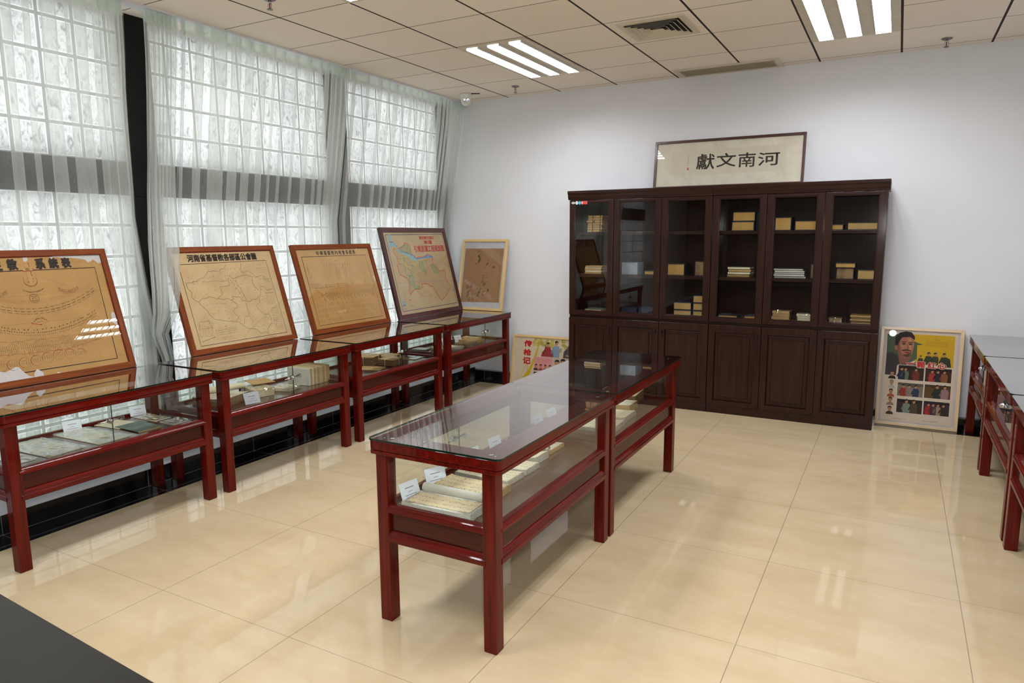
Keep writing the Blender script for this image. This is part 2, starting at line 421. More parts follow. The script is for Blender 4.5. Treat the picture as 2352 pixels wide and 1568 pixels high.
# ------------------------------------------------------------------ curtains
def curtain(name, label, ya, yb, pitch, seed, left=None, right=None, hang=None, dl=0, dr=0, ovl=(.26, .62)):
    """left/right: list of (z, y) telling where the edge of the cloth hangs"""
    rnd = random.Random(seed)
    zs = [2.872, 2.80, 2.6, 2.4, 2.2, 2.0, 1.8, 1.65, 1.5, 1.35, 1.2, 1.05, .9, .75, .6, .5, .38]
    def at(tab, z, d):
        if not tab: return d
        if z >= tab[0][0]: return tab[0][1]
        for (z0, y0), (z1, y1) in zip(tab, tab[1:]):
            if z1 <= z <= z0: return y0 + (y1 - y0) * (z0 - z) / (z0 - z1)
        return tab[-1][1]
    def xb(z): return -4.062 if z > 2.75 else -4.062 - .185 * min(1., (2.75 - z) / 1.1)
    n = int((yb - ya) / pitch + .65 * (dl + dr)); ph = [0.]
    for k in range(n): ph.append(ph[-1] + rnd.uniform(.5, 1.6) * (.36 if k < dl or k >= n - dr else 1.))
    sub = 12; N = n * sub
    amp = [rnd.uniform(.6, 1.3) for _ in range(n + 2)]
    ov = [rnd.uniform(*ovl) + (.35 if k < dl or k >= n - dr else 0.) for k in range(n + 2)]
    sway = [rnd.uniform(-1, 1) for _ in range(n + 2)]
    V = []
    for z in zs:
        l, r = at(left, z, ya), at(right, z, yb)
        deep = min(1., max(0., (2.75 - z) / 1.1))
        for i in range(N + 1):
            k = i / sub; b = int(min(k, n - 1)); t = k - b
            g = lambda A: A[b] * (1 - t) + A[b + 1] * t
            s = (ph[b] * (1 - t) + ph[min(b + 1, n)] * t) / ph[-1]
            loc = (ph[b + 1] - ph[b]) / ph[-1] * (r - l) if b + 1 <= n else pitch
            th = 2 * PI * k
            e = min(1., k / .5, (n - k) / .5)
            y = l + (r - l) * s + e * g(ov) * loc * math.sin(th) + e * g(sway) * .022 * deep * math.sin(1.2 + z)
            x = (at(hang, z, 0) if hang else xb(z)) + (.020 * (1 - deep) + .0085 * deep) * g(amp) * math.cos(th)
            V.append((max(x, -4.268), min(y, WY - .004), z))
    F = [[j * (N + 1) + i, j * (N + 1) + i + 1, (j + 1) * (N + 1) + i + 1, (j + 1) * (N + 1) + i] for j in range(len(zs) - 1) for i in range(N)]
    root = thing(name, label, 'curtain')
    m = MB(); m.add(V, F, 0, True); m.build('curtain_cloth', 'curtain', root, fix=False)
    h = MB(); Q = V[:2 * (N + 1)]
    h.add([(x + .004, y, z) for x, y, z in Q], F[:N], 0, True)
    h.build('heading_tape', 'hem', root, fix=False)
    return root
curtain('sheer_curtain', 'sheer pale green curtain left of the black window post, behind the torn brown chart', .35, 2.69, .118, 3,
        right=[(2.87, 2.672), (2.32, 2.70), (1.77, 2.763), (1.52, 2.784), (1.17, 2.823), (1.0, 2.85), (.9, 2.858), (.38, 2.86)], dr=4)
curtain('sheer_curtain', 'narrow gathered sheer curtain right of the black post, hanging over the pale map corner', 2.82, 3.02, .026, 17,
        left=[(2.87, 2.815), (2.43, 2.836), (1.93, 2.85), (1.5, 2.775), (1.3, 2.745), (1.1, 2.72), (1.0, 2.735), (.9, 2.775), (.7, 2.868), (.38, 2.88)],
        right=[(2.87, 3.02), (1.93, 3.03), (1.45, 2.965), (1.3, 2.93), (1.1, 2.89), (1.0, 2.875), (.9, 2.87), (.7, 2.93), (.38, 2.95)],
        hang=[(2.87, -4.056), (2.75, -4.056), (1.9, -4.19), (1.5, -4.125), (1.3, -4.085), (1.1, -4.045), (1.0, -4.085), (.9, -4.165), (.75, -4.198), (.38, -4.20)], ovl=(.6, 1.1))
curtain('sheer_curtain', 'wide sheer pale green curtain covering the middle window bay, behind the pale map', 3.045, 4.608, .108, 11, dr=3)
curtain('sheer_curtain', 'sheer pale green curtain hanging in the corner beside the white back wall', 4.613, 6.33, .104, 23, dr=2)

# ------------------------------------------------------------------ display cases
TOPZ, DECK = .752, .472
LW = .055
def lock(parent, c, axis_y, out):
    """little chrome showcase lock across the meeting edges of the sliding panes"""
    x, y, z = c
    o = out
    m = MB()
    m.tube([(x + o * .006, y - .055, z - .003), (x + o * .006, y + .07, z + .004)], .004, 8)
    m.tube([(x - o * .002, y, z), (x + o * .024, y, z)], .013, 14)
    m.tube([(x + o * .024, y, z), (x + o * .03, y, z)], [.009, .006], 12)
    m.box(x - .004, x + .012, y + .062, y + .078, z - .008, z + .012)
    return m.build('lock', 'chrome', parent)
def case(label, x0, x1, y0, y1, door, group=None, ov=(.018, .018), seam=None):
    """x0..x1, y0..y1: outside of the legs; door: side (+1/-1 in x) of the sliding panes"""
    cx, cy = (x0 + x1) / 2, (y0 + y1) / 2
    r = thing('display_case', label, 'display case', (cx, cy, 0), 0, group)
    X0, X1, Y0, Y1 = x0 - cx, x1 - cx, y0 - cy, y1 - cy
    for a in (X0, X1 - LW):
        for b in (Y0, Y1 - LW):
            MB().box(a, a + LW, b, b + LW, 0, .694).build('leg', 'red_z', r, .004)
    ox, oy = ov
    def rr(d, rad=.02): return rrect(X0 - ox + d, X1 + ox - d, Y0 - oy + d, Y1 + oy - d, rad)
    m = MB()
    inn = rrect(X0 + .088, X1 - .088, Y0 + .088, Y1 - .088, .004)
    m.ring(rr(0), inn, .690, .7045).ring(rr(.004), inn, .7045, .708).ring(rr(0), inn, .708, .742)
    m.build('top_rim', 'red_y', r, .002)
    g = MB().prism(rrect(X0 - ox - .004, X1 + ox + .004, Y0 - oy - .004, Y1 + oy + .004, .024, 6), .7445, TOPZ, 0, 1).build('glass_top', ['glass_top', 'glass_edge'], r)
    for a in (-1, 1):
        for b in (-1, 1):
            px, py = (X1 - .045) * a, (Y1 - .05) * b
            MB().lathe([(0, .7425), (.013, .7425), (.0145, .7443), (0, .7443)], (px, py, 0), 16).lathe([(0, .7444), (.005, .7444), (.006, .7446), (0, .7448)], (px * 1.12, py * 1.03, 0), 10).build('glass_pad', 'chrome', g)
    prof_u = [(-.03, .453), (-.006, .453), (.002, .458), (.002, .470), (-.002, .475), (-.002, .479), (-.006, .483), (-.010, .488), (-.03, .488)]
    prof_l = [(-.03, .333), (-.006, .333), (.003, .338), (.003, .356), (-.003, .362), (-.003, .366), (-.008, .374), (-.013, .380), (-.03, .380)]
    sides = [((X0 + LW - .012, Y0, 0), (X1 - LW + .012, Y0, 0), (0, -1, 0)), ((X1, Y0 + LW - .012, 0), (X1, Y1 - LW + .012, 0), (1, 0, 0)),
             ((X1 - LW + .012, Y1, 0), (X0 + LW - .012, Y1, 0), (0, 1, 0)), ((X0, Y1 - LW + .012, 0), (X0, Y0 + LW - .012, 0), (-1, 0, 0))]
    for a, b, o in sides:
        w = 'red_x' if o[1] else 'red_y'
        MB().sweep(prof_u, a, b, o).build('upper_rail', w, r, .001)
        MB().sweep(prof_l, a, b, o).build('lower_rail', w, r, .001)
        MB().sweep([(-.03, .37), (-.02, .37), (-.016, .384), (-.016, .447), (-.02, .46), (-.03, .46)], a, b, o).build('apron', 'apron_' + w[-1], r)
    MB().box(X0 + .02, X1 - .02, Y0 + .02, Y1 - .02, .46, DECK).build('deck', 'deck', r)
    gi = .022
    MB().box(X0 + LW, X1 - LW, Y0 + gi, Y0 + gi + .005, .474, .690).build('glass_pane', 'glass', r)
    MB().box(X0 + LW, X1 - LW, Y1 - gi - .005, Y1 - gi, .474, .690).build('glass_pane', 'glass', r)
    bx = X0 + gi if door > 0 else X1 - gi - .005
    MB().box(bx, bx + .005, Y0 + LW, Y1 - LW, .474, .690).build('glass_pane', 'glass', r)
    sm = (seam - cy) if seam is not None else 0.
    fx = X1 - gi if door > 0 else X0 + gi
    d1 = MB().box(fx - .003, fx + .002, Y0 + LW, sm + .02, .474, .690, 0).build('sliding_door', 'glass', r)
    d2 = MB().box(fx - .003 - door * .009, fx + .002 - door * .009, sm - .02, Y1 - LW, .474, .690, 0).build('sliding_door', 'glass', r)
    MB().box(fx - .003, fx + .003, sm + .0195, sm + .0215, .474, .690).build('pane_edge', 'glass_edge', d1)
    lock(d1, (fx + door * .003, sm, .606), True, door)
    return r
G_L = 'display cases standing along the curtained window'
tA = case('dark red glass-topped case carrying the torn brown chart, at the left picture edge', -3.96, -3.425, 1.537, 2.602, 1, G_L, seam=2.015)
tB = case('dark red glass-topped case carrying the pale hand-drawn map, with a row of thick volumes inside', -3.96, -3.425, 2.685, 3.768, 1, G_L, seam=3.236)
tC = case('dark red glass-topped case carrying the tan chart stained across its lower half', -3.96, -3.425, 3.858, 4.955, 1, G_L, seam=4.40)
tD = case('dark red glass-topped case in the corner, carrying the maroon framed map', -3.96, -3.425, 5.05, 6.165, 1, G_L, seam=5.70)
G_C = 'pair of display cases end to end in the middle of the room'
T1 = case('dark red glass-topped case in the middle of the room, the one nearest the camera', -1.722, -1.186, 2.024, 3.146, -1, G_C, (.024, .012), seam=2.56)
T2 = case('dark red glass-topped case behind the nearest middle one, its end towards the bookcases', -1.722, -1.186, 3.178, 4.33, -1, G_C, (.024, .012), seam=3.75)
G_R = 'display cases along the right edge of the picture'
R1 = case('dark red case at the right edge, farthest one, beside the leaning yellow film poster', .547, 1.085, 5.245, 6.29, -1, G_R, (.02, .012), seam=5.62)
R2 = case('dark red case at the right edge, second from the back wall', .547, 1.085, 4.045, 5.19, -1, G_R, (.02, .012), seam=4.45)
R3 = case('dark red case at the right edge, nearest the camera and cut by the frame', .547, 1.085, 2.84, 3.99, -1, G_R, (.02, .012), seam=3.4)

# ------------------------------------------------------------------ flat prints: polygons, ribbons and lettering with a colour per face
FONTC = D.curves.new('lettering_source', 'FONT'); FONTO = D.objects.new('lettering_source', FONTC); COL.objects.link(FONTO)
def text_polys(s, bold=0.):
    FONTC.body = s; FONTC.size = 1.; FONTC.offset = bold; FONTC.resolution_u = 2; FONTC.fill_mode = 'BOTH'
    FONTC.align_x = 'LEFT'
    dg = bpy.context.evaluated_depsgraph_get(); dg.update()
    ev = FONTO.evaluated_get(dg); me = ev.to_mesh()
    vs = [(v.co.x, v.co.y) for v in me.vertices]; fs = [list(p.vertices) for p in me.polygons]
    ev.to_mesh_clear()
    return vs, fs
class Flat:
    def __init__(s): s.v = []; s.f = []; s.c = []
    def _add(s, vs, fs, rgb, lay):
        b = len(s.v); c = lin(rgb); s.v += [(x, y, lay * .00025) for x, y in vs]
        for f in fs: s.f.append([b + i for i in f]); s.c.append(c)
        return s
    def poly(s, pts, rgb, lay=1): return s._add(pts, [list(range(len(pts)))], rgb, lay)
    def rect(s, x0, x1, y0, y1, rgb, lay=1): return s.poly([(x0, y0), (x1, y0), (x1, y1), (x0, y1)], rgb, lay)
    def ell(s, cx, cy, rx, ry, rgb, lay=1, n=20, rot=0.):
        c, k = math.cos(rot), math.sin(rot)
        P = [(rx * math.cos(2 * PI * i / n), ry * math.sin(2 * PI * i / n)) for i in range(n)]
        return s.poly([(cx + x * c - y * k, cy + x * k + y * c) for x, y in P], rgb, lay)
    def line(s, pts, w, rgb, lay=2, jit=0., sub=1, seed=1, closed=False):
        rnd = random.Random(seed)
        if closed: pts = pts + [pts[0]]
        P = []
        for (x0, y0), (x1, y1) in zip(pts, pts[1:]):
            for k in range(sub):
                t = k / sub; j = jit if (k or sub == 1) else 0
                P.append((x0 + (x1 - x0) * t + rnd.uniform(-jit, jit) * (1 if k else .4), y0 + (y1 - y0) * t + rnd.uniform(-jit, jit) * (1 if k else .4)))
        P.append(pts[-1])
        vs = []; n = len(P)
        for i, (x, y) in enumerate(P):
            a, b = P[max(i - 1, 0)], P[min(i + 1, n - 1)]
            dx, dy = b[0] - a[0], b[1] - a[1]; l = math.hypot(dx, dy) or 1.
            vs += [(x - dy / l * w / 2, y + dx / l * w / 2), (x + dy / l * w / 2, y - dx / l * w / 2)]
        return s._add(vs, [[2 * i, 2 * i + 1, 2 * i + 3, 2 * i + 2] for i in range(n - 1)], rgb, lay)
    def dash(s, pts, w, rgb, on, off, lay=2):
        for (x0, y0), (x1, y1) in zip(pts, pts[1:]):
            L = math.hypot(x1 - x0, y1 - y0); t = 0.
            while t < L:
                e = min(t + on, L)
                s.line([(x0 + (x1 - x0) * t / L, y0 + (y1 - y0) * t / L), (x0 + (x1 - x0) * e / L, y0 + (y1 - y0) * e / L)], w, rgb, lay); t = e + off
        return s
    def arc(s, cx, cy, r, a0, a1, w, rgb, lay=2, n=28):
        return s.line([(cx + r * math.cos(math.radians(a0 + (a1 - a0) * i / n)), cy + r * math.sin(math.radians(a0 + (a1 - a0) * i / n))) for i in range(n + 1)], w, rgb, lay)
    def glyph(s, x, y, h, rgb, rnd, lay=3):
        """one small handwritten character seen from afar: a few brush strokes"""
        w = h * .14
        for _ in range(rnd.choice((3, 4))):
            a = rnd.choice((0, 0, PI / 2, .8)) + rnd.uniform(-.2, .2); l = h * rnd.uniform(.35, .8) / 2
            px, py = x + rnd.uniform(-.22, .22) * h, y + rnd.uniform(-.28, .28) * h
            s.line([(px - math.cos(a) * l, py - math.sin(a) * l), (px + math.cos(a) * l, py + math.sin(a) * l)], w, rgb, lay)
    def glyphs(s, pts, h, gap, rgb, seed=1, skip=0., lay=3):
        rnd = random.Random(seed)
        for (x0, y0), (x1, y1) in zip(pts, pts[1:]):
            L = math.hypot(x1 - x0, y1 - y0); t = gap / 2
            while t < L:
                if rnd.random() >= skip: s.glyph(x0 + (x1 - x0) * t / L, y0 + (y1 - y0) * t / L, h, rgb, rnd, lay)
                t += gap
        return s
    def text(s, body, x0, x1, y0, y1, rgb, lay=3, bold=.0, shear=0.):
        vs, fs = text_polys(body)
        xs = [v[0] for v in vs]; ys = [v[1] for v in vs]
        a, b, c, d = min(xs), max(xs), min(ys), max(ys)
        q = bold * (x1 - x0) / max(1, len(body))
        for i, (ex, ey) in enumerate(((0, 0), (q, 0), (-q, 0), (0, q), (0, -q), (q * .7, q * .7), (-q * .7, q * .7), (q * .7, -q * .7), (-q * .7, -q * .7)) if bold else ((0, 0),)):
            s._add([(x0 + q + ex + (x - a) / (b - a) * (x1 - x0 - 2 * q) + shear * (y - c) / (d - c), y0 + q + ey + (y - c) / (d - c) * (y1 - y0 - 2 * q)) for x, y in vs], fs, rgb, lay + .02 * i)
        return s
    def build(s, name, parent, mat='ink', w=0.):
        me = D.meshes.new(name); me.from_pydata(s.v, [], s.f); me.materials.append(M[mat])
        ca = me.color_attributes.new('Ink', 'FLOAT_COLOR', 'CORNER')
        buf = []
        for p, c in zip(me.polygons, s.c): buf += list(c) * p.loop_total
        ca.data.foreach_set('color', buf)
        b = bmesh.new(); b.from_mesh(me)
        for f in b.faces:
            if f.normal.z < 0: f.normal_flip()
        b.to_mesh(me); b.free()
        o = D.objects.new(name, me); COL.objects.link(o); o.parent = parent; o.location = (0, 0, w)
        return o

def picture(name, label, cat, origin, u, v, W, H, fw, mat, depth=.022, paper=(200, 160, 100), glass='perspex', inner_line=None, mat_sheet='sheet', group=None):
    """framed sheet; local x runs across, y up the leaning face, z towards the viewer"""
    u, v = Vector(u).normalized(), Vector(v).normalized(); n = u.cross(v)
    o = thing(name, label, cat, (0, 0, 0), 0, group)
    o.matrix_world = Matrix(((u.x, v.x, n.x, origin[0]), (u.y, v.y, n.y, origin[1]), (u.z, v.z, n.z, origin[2]), (0, 0, 0, 1)))
    fr = MB()
    # mitred mouldings, front lip slightly raised
    z0, z1 = -depth, .004
    def bar(p, m):
        q = [(x, y, z) for z in (z0, z1) for x, y in p]
        fr.add(q, [[3, 2, 1, 0], [4, 5, 6, 7], [0, 1, 5, 4], [1, 2, 6, 5], [2, 3, 7, 6], [3, 0, 4, 7]], m)
    bar([(0, 0), (W, 0), (W - fw, fw), (fw, fw)], 0); bar([(W, H), (0, H), (fw, H - fw), (W - fw, H - fw)], 0)
    bar([(0, H), (0, 0), (fw, fw), (fw, H - fw)], 1); bar([(W, 0), (W, H), (W - fw, H - fw), (W - fw, fw)], 1)
    f = fr.build('frame', [mat + '_u', mat + '_v'], o, .0015, fix=False)
    b = bmesh.new(); b.from_mesh(f.data); bmesh.ops.recalc_face_normals(b, faces=b.faces); b.to_mesh(f.data); b.free()
    MB().box(fw * .5, W - fw * .5, fw * .5, H - fw * .5, -depth, -.010).build('backing_board', 'cloth_dark', o)
    sh = Flat(); sh.rect(fw * .8, W - fw * .8, fw * .8, H - fw * .8, paper, 0)
    s = sh.build('sheet', o, mat_sheet, -.007)
    MB().box(fw * .8, W - fw * .8, fw * .8, H - fw * .8, -.0022, -.0012).build('glass', glass, o)
    return o, s
LV = Vector((-.217, 0, .703))     # direction up the face of the charts leaning on the window side
XB, ZB = -3.976, .7545
BLK, RED, BRN = (44, 34, 28), (176, 46, 38), (80, 54, 36)
# --- chart with torn edges (left)
YA = 1.625; WA, HA = .90, .735
oA, sA = picture('framed_chart', 'brown framed torn tan chart with circles, leaning by the left picture edge', 'picture', (XB, YA, ZB), (0, 1, 0), LV, WA, HA, .036, 'frame', paper=(196, 152, 90))
def S(pts): return [(x - (YA - 1.30), y) for x, y in pts]
k = YA - 1.30; ax = .776 - k
f = Flat()
TORN = (214, 208, 204)
f.poly(S([(.48, .02), (.48, .115), (.513, .099), (.535, .086), (.568, .097), (.59, .106), (.606, .103), (.615, .085), (.624, .071), (.642, .049), (.666, .039), (.672, .062), (.690, .079), (.70, .07), (.714, .055), (.713, .036), (.713, .025)]), TORN, 2)
f.poly(S([(.335, .02), (.48, .02), (.48, .115), (.44, .10), (.40, .12), (.36, .10), (.335, .11)]), TORN, 2)
f.poly(S([(.769, .706), (.766, .676), (.777, .670), (.788, .678), (.794, .706)]), TORN, 2)
f.poly(S([(.80, .706), (.806, .69), (.812, .706)]), TORN, 2)
f.poly(S([(.90, .706), (.908, .688), (.914, .682), (.927, .694), (.948, .692), (.972, .686), (1.02, .686), (1.052, .682), (1.099, .672), (1.111, .655), (1.13, .662), (1.145, .673), (1.169, .648), (1.194, .652), (1.20, .706)]), TORN, 2)
f.poly(S([(1.172, .349), (1.162, .33), (1.162, .282), (1.192, .25), (1.192, .335)]), TORN, 2)
f.poly(S([(.78, .02), (.785, .045), (.80, .04), (.81, .02)]), TORN, 2)
f.line(S([(.36, .622), (1.143, .623), (1.130, .068), (.624, .070)]), .0055, BLK, 1)
f.line([(.043, .70), (.043, .622)], .005, BLK, 1); f.line(S([(.372, .11), (.372, .622)]), .0055, BLK, 1)
for ch, a in zip('天主教系統表', (.528, .604, .680, .821, .892, .960)):
    f.text(ch, a - k, a + .053 - k, .626, .690, BLK, 4, .07)
f.line([(ax + .001, .545), (ax + .001, .668)], .022, (198, 156, 96), 5); f.line([(ax - .024, .628), (ax + .026, .628)], .018, (198, 156, 96), 5)
f.line([(ax + .012, .59), (ax + .012, .62)], .003, RED, 6); f.line([(ax + .012, .64), (ax + .012, .668)], .003, RED, 6)
f.line([(ax - .026, .618), (ax + .026, .618)], .003, RED, 6); f.line([(ax + .026, .618), (ax + .026, .636)], .003, RED, 6)
f.glyphs([(ax, .665), (ax, .575)], .011, .0145, BRN, 3); f.glyphs([(ax - .025, .628), (ax + .03, .628)], .010, .024, BRN, 4)
f.arc(ax - .001, .568, .034, 150, 390, .0018, (150, 96, 60)); f.arc(ax - .001, .568, .035, 200, 340, .003, RED)
f.glyphs([(ax - .012, .588), (ax + .012, .588)], .012, .014, BLK, 5); f.glyphs([(ax - .014, .573), (ax + .014, .573)], .011, .018, BLK, 6); f.glyphs([(ax - .018, .557), (ax + .02, .557)], .010, .0115, BLK, 7)
def bow(cx, x0, x1, y0, sag): return [(x0 + (x1 - x0) * i / 14., y0 - sag * (1 - ((x0 + (x1 - x0) * i / 14. - cx) / ((x1 - x0) / 2)) ** 2)) for i in range(15)]
f.glyphs(bow(ax, ax - .055, ax + .055, .516, .016), .009, .012, BRN, 8, .12); f.line(bow(ax, ax - .06, ax + .06, .503, .018), .0008, (160, 108, 66))
for sg in (-1, 1):
    c = ax + sg * .185
    f.glyphs(bow(c, c - .055, c + .055, .516, .018), .009, .012, (150, 70, 50), 9); f.glyphs(bow(c, c - .055, c + .055, .506, .018), .008, .010, BLK, 10); f.line(bow(c, c - .06, c + .06, .499, .018), .001, (150, 90, 60))
    f.line([(ax + sg * .02, .60), (ax + sg * .19, .522)], .0007, (160, 110, 70))
f.arc(ax - .005, .465, .0235, 0, 360, .0014, BLK); f.arc(ax - .005, .465, .0235, 20, 170, .002, RED)
for i in range(3): f.glyphs([(ax - .018, .476 - i * .011), (ax + .012, .476 - i * .011)], .008, .0095, BLK, 11 + i)
for i, (dy, hh, c) in enumerate(((0, .008, BRN), (-.016, .009, BLK), (-.029, .0075, BRN))):
    P = bow(ax, ax - .34, ax + .33, .505 + dy, .098)
    for q in range(22):
        a = ax - .335 + q * .0305
        seg = [(a + j * .011, .505 + dy - .098 * (1 - ((a + j * .011 - ax) / .335) ** 2)) for j in range(3)]
        f.glyphs(seg, hh * .8, .0062, c, 20 + i * 30 + q)
for dy in (.012, .02, .028): f.line(bow(ax, ax - .30, ax + .30, .50 + dy, .075), .0008, (176, 110, 70))
f.arc(ax - .01, .318, .044, 20, 165, .0008, (150, 100, 60)); f.line([(ax - .054, .329), (ax - .006, .315)], .003, RED); f.ell(ax - .008, .317, .006, .003, RED, 3)
f.line([(ax - .006, .315), (ax + .036, .332)], .001, (160, 80, 60))
f.glyphs([(ax - .042, .334), (ax - .02, .35), (ax + .005, .352), (ax + .028, .338)], .009, .0095, BLK, 41); f.glyphs([(ax - .03, .333), (ax + .012, .333)], .007, .010, BRN, 42)
for i, (dy, hh, gap) in enumerate(((0, .010, .0185), (-.017, .009, .011), (-.031, .006, .009))):
    f.glyphs(bow(ax, ax - .33, ax + .30, .375 + dy, .085), hh, gap, BLK if i < 2 else BRN, 50 + i, .1)
rnd = random.Random(5)
for i in range(60):
    x = ax - .30 + i * .0098
    t = (x - ax) / .30
    top = .232 + .012 * math.sin(i * .5); dep = .03 + .045 * (1 - t * t) * rnd.choice((1, 1, .45, .3))
    f.glyphs([(x, top), (x, top - dep)], .0052, .0068, BRN if i % 3 else BLK, 70 + i)
f.line([(ax - .31, .20), (ax - .2, .172), (ax - .05, .168), (ax + .1, .168), (ax + .2, .18), (ax + .30, .205)], .0012, RED, jit=.004, sub=6)
f.line([(ax - .31, .25), (ax - .12, .238), (ax + .03, .236), (ax + .16, .240), (ax + .30, .228)], .001, (160, 70, 56), jit=.004, sub=6)
for i in range(9):
    cx = ax - .31 + i * .0585; cy = .128 - .010 * math.sin(i * .8) - (.004 if i in (4, 5) else 0)
    f.arc(cx, cy, .0285, 0, 360, .0009, (160, 100, 66)); f.arc(cx, cy, .0285, 150 - 18 * i, 320 - 25 * i, .0022, RED)
    for q in range(4): f.glyphs([(cx - .016 + q * .011, cy + .014), (cx - .016 + q * .011, cy - .006)], .0055, .0075, BRN, 140 + i * 5 + q)
f.build('drawn_chart', sA, 'ink', .0004)
f = Flat(); f.line([(.036, HA - .0375), (WA - .30, HA - .0375)], .004, (150, 40, 36), 1); f.line([(WA - .0375, .04), (WA - .0375, HA - .20)], .003, (176, 40, 34), 1)
f.build('red_edging', sA, 'ink', .0012)
# --- pale map
WB, HB = .912, .735
oB, sB = picture('framed_map', 'brown framed pale hand-drawn map with black title, leaning beside the black window post', 'picture', (XB, 2.914, ZB), (0, 1, 0), LV, WB, HB, .036, 'frame', paper=(222, 190, 140))
f = Flat(); GRY, RDB = (104, 100, 88), (170, 84, 60)
f.line([(.079, .617), (.812, .623), (.832, .060), (.084, .057)], .004, BLK, 1, closed=True)
f.text('河南省基督教各部區公會圖', .156, .735, .630, .684, BLK, 3, .045)
L = lambda p, c=GRY, w=.0016, s=1: f.line(p, w, c, 2, .0035, 5, s)
L([(.096, .491), (.136, .491), (.179, .499), (.201, .511), (.251, .525), (.278, .551), (.284, .559), (.355, .561), (.378, .553), (.398, .573), (.418, .572), (.453, .605)], (92, 104, 96), .002)
L([(.581, .608), (.560, .558), (.570, .543), (.596, .542), (.615, .550), (.653, .532), (.675, .505), (.695, .500), (.730, .509), (.759, .502), (.749, .479), (.804, .479)], (92, 104, 96), .002, 2)
L([(.099, .487), (.104, .444), (.122, .426), (.112, .387), (.127, .376), (.134, .362), (.157, .353), (.170, .327), (.205, .288), (.212, .260), (.241, .225), (.324, .205), (.421, .190), (.455, .164), (.488, .131), (.531, .126), (.571, .113), (.588, .081), (.637, .090), (.653, .069), (.663, .113), (.700, .139), (.721, .145)], (84, 92, 92), .002, 3)
L([(.806, .397), (.805, .434), (.795, .461), (.750, .475)], GRY, .0014, 4)
L([(.806, .397), (.769, .397), (.745, .394), (.739, .416), (.725, .428), (.697, .425), (.692, .397), (.677, .365), (.663, .337), (.656, .312), (.615, .285), (.632, .253), (.670, .215), (.712, .215), (.717, .161)], (96, 100, 98), .0018, 5)
for i, p in enumerate(([(.157, .353), (.190, .377), (.228, .377), (.246, .386), (.278, .376), (.300, .361), (.329, .379), (.360, .396), (.353, .429), (.354, .450), (.391, .449), (.432, .450), (.434, .494)],
                       [(.306, .367), (.350, .357), (.376, .361), (.399, .359), (.411, .346), (.431, .332), (.450, .313), (.454, .293), (.403, .269), (.413, .246), (.439, .221), (.413, .195)],
                       [(.452, .524), (.476, .498), (.508, .507), (.547, .512), (.597, .520), (.651, .499), (.662, .506)],
                       [(.489, .487), (.503, .465), (.503, .440), (.523, .424), (.520, .403), (.534, .380), (.532, .359), (.547, .340), (.539, .330), (.507, .336), (.491, .362), (.431, .371), (.433, .350), (.411, .346)],
                       [(.541, .322), (.575, .323), (.597, .336), (.641, .336), (.666, .359)], [(.640, .492), (.642, .459), (.642, .434), (.655, .418), (.680, .402)],
                       [(.539, .315), (.531, .263), (.523, .212), (.491, .219), (.465, .167)], [(.136, .49), (.20, .50), (.26, .487), (.33, .492), (.40, .487), (.45, .505)])):
    L(p, RDB, .0022 if i < 6 else .0016, 20 + i)
L([(.13, .30), (.25, .335), (.30, .33), (.40, .325)], (176, 164, 132), .001, 31); L([(.45, .50), (.50, .40), (.53, .30), (.545, .18), (.56, .07)], (140, 120, 100), .0012, 32); L([(.29, .525), (.33, .52), (.40, .495)], (150, 140, 116), .001, 33)
rnd = random.Random(9)
for i in range(150):
    x, y = rnd.uniform(.12, .78), rnd.uniform(.10, .60)
    f.glyph(x, y, .0075, rnd.choice((RDB, GRY, (140, 110, 84))), rnd)
f.line([(.119, .221), (.19, .218), (.214, .205), (.187, .115), (.10, .118), (.092, .135)], .0014, GRY, 2, .002, 4, 3, True)
for i in range(5): f.line([(.11 + .018 * i, .20 - .004 * i), (.115 + .014 * i, .16), (.10 + .02 * i, .125)], .001, (120, 106, 88), 2, .004, 4, i)
f.line([(.10, .085), (.21, .105)], .002, BLK, 2); f.line([(.09, .17), (.22, .172)], .0008, GRY)
f.line([(.231, .155), (.401, .156), (.387, .074), (.228, .082)], .0008, GRY, closed=True)
for i in range(3): f.glyphs([(.24, .145 - i * .014), (.395, .145 - i * .014)], .007, .0098, BRN, 200 + i)
f.glyphs([(.27, .17), (.38, .17)], .011, .085, BLK, 210); f.glyphs([(.25, .09), (.34, .094)], .007, .009, RED, 211); f.glyphs([(.19, .22), (.20, .165)], .008, .009, BLK, 215)
for i in range(6): f.glyphs([(.735 + i * .014, .36), (.72 + i * .014, .285)], .006, .0085, BRN, 220 + i)
f.glyphs([(.725, .374), (.81, .372)], .009, .009, BLK, 230)
for i in range(14): f.glyphs([(.735, .26 - i * .0125), (.815 - .003 * (i % 4), .26 - i * .0125)], .0062, .008, BRN, 240 + i)
f.glyphs([(.60, .042), (.72, .043)], .008, .0095, BLK, 260)
f.line([(.70, .565), (.80, .567)], .001, GRY); f.line([(.70, .55), (.80, .552)], .0008, GRY); f.glyphs([(.71, .59), (.78, .592)], .007, .02, GRY, 261)
f.rect(.036, WB - .036, HB - .041, HB - .036, (160, 44, 44), 1)
f.build('drawn_map', sB, 'ink', .0004)
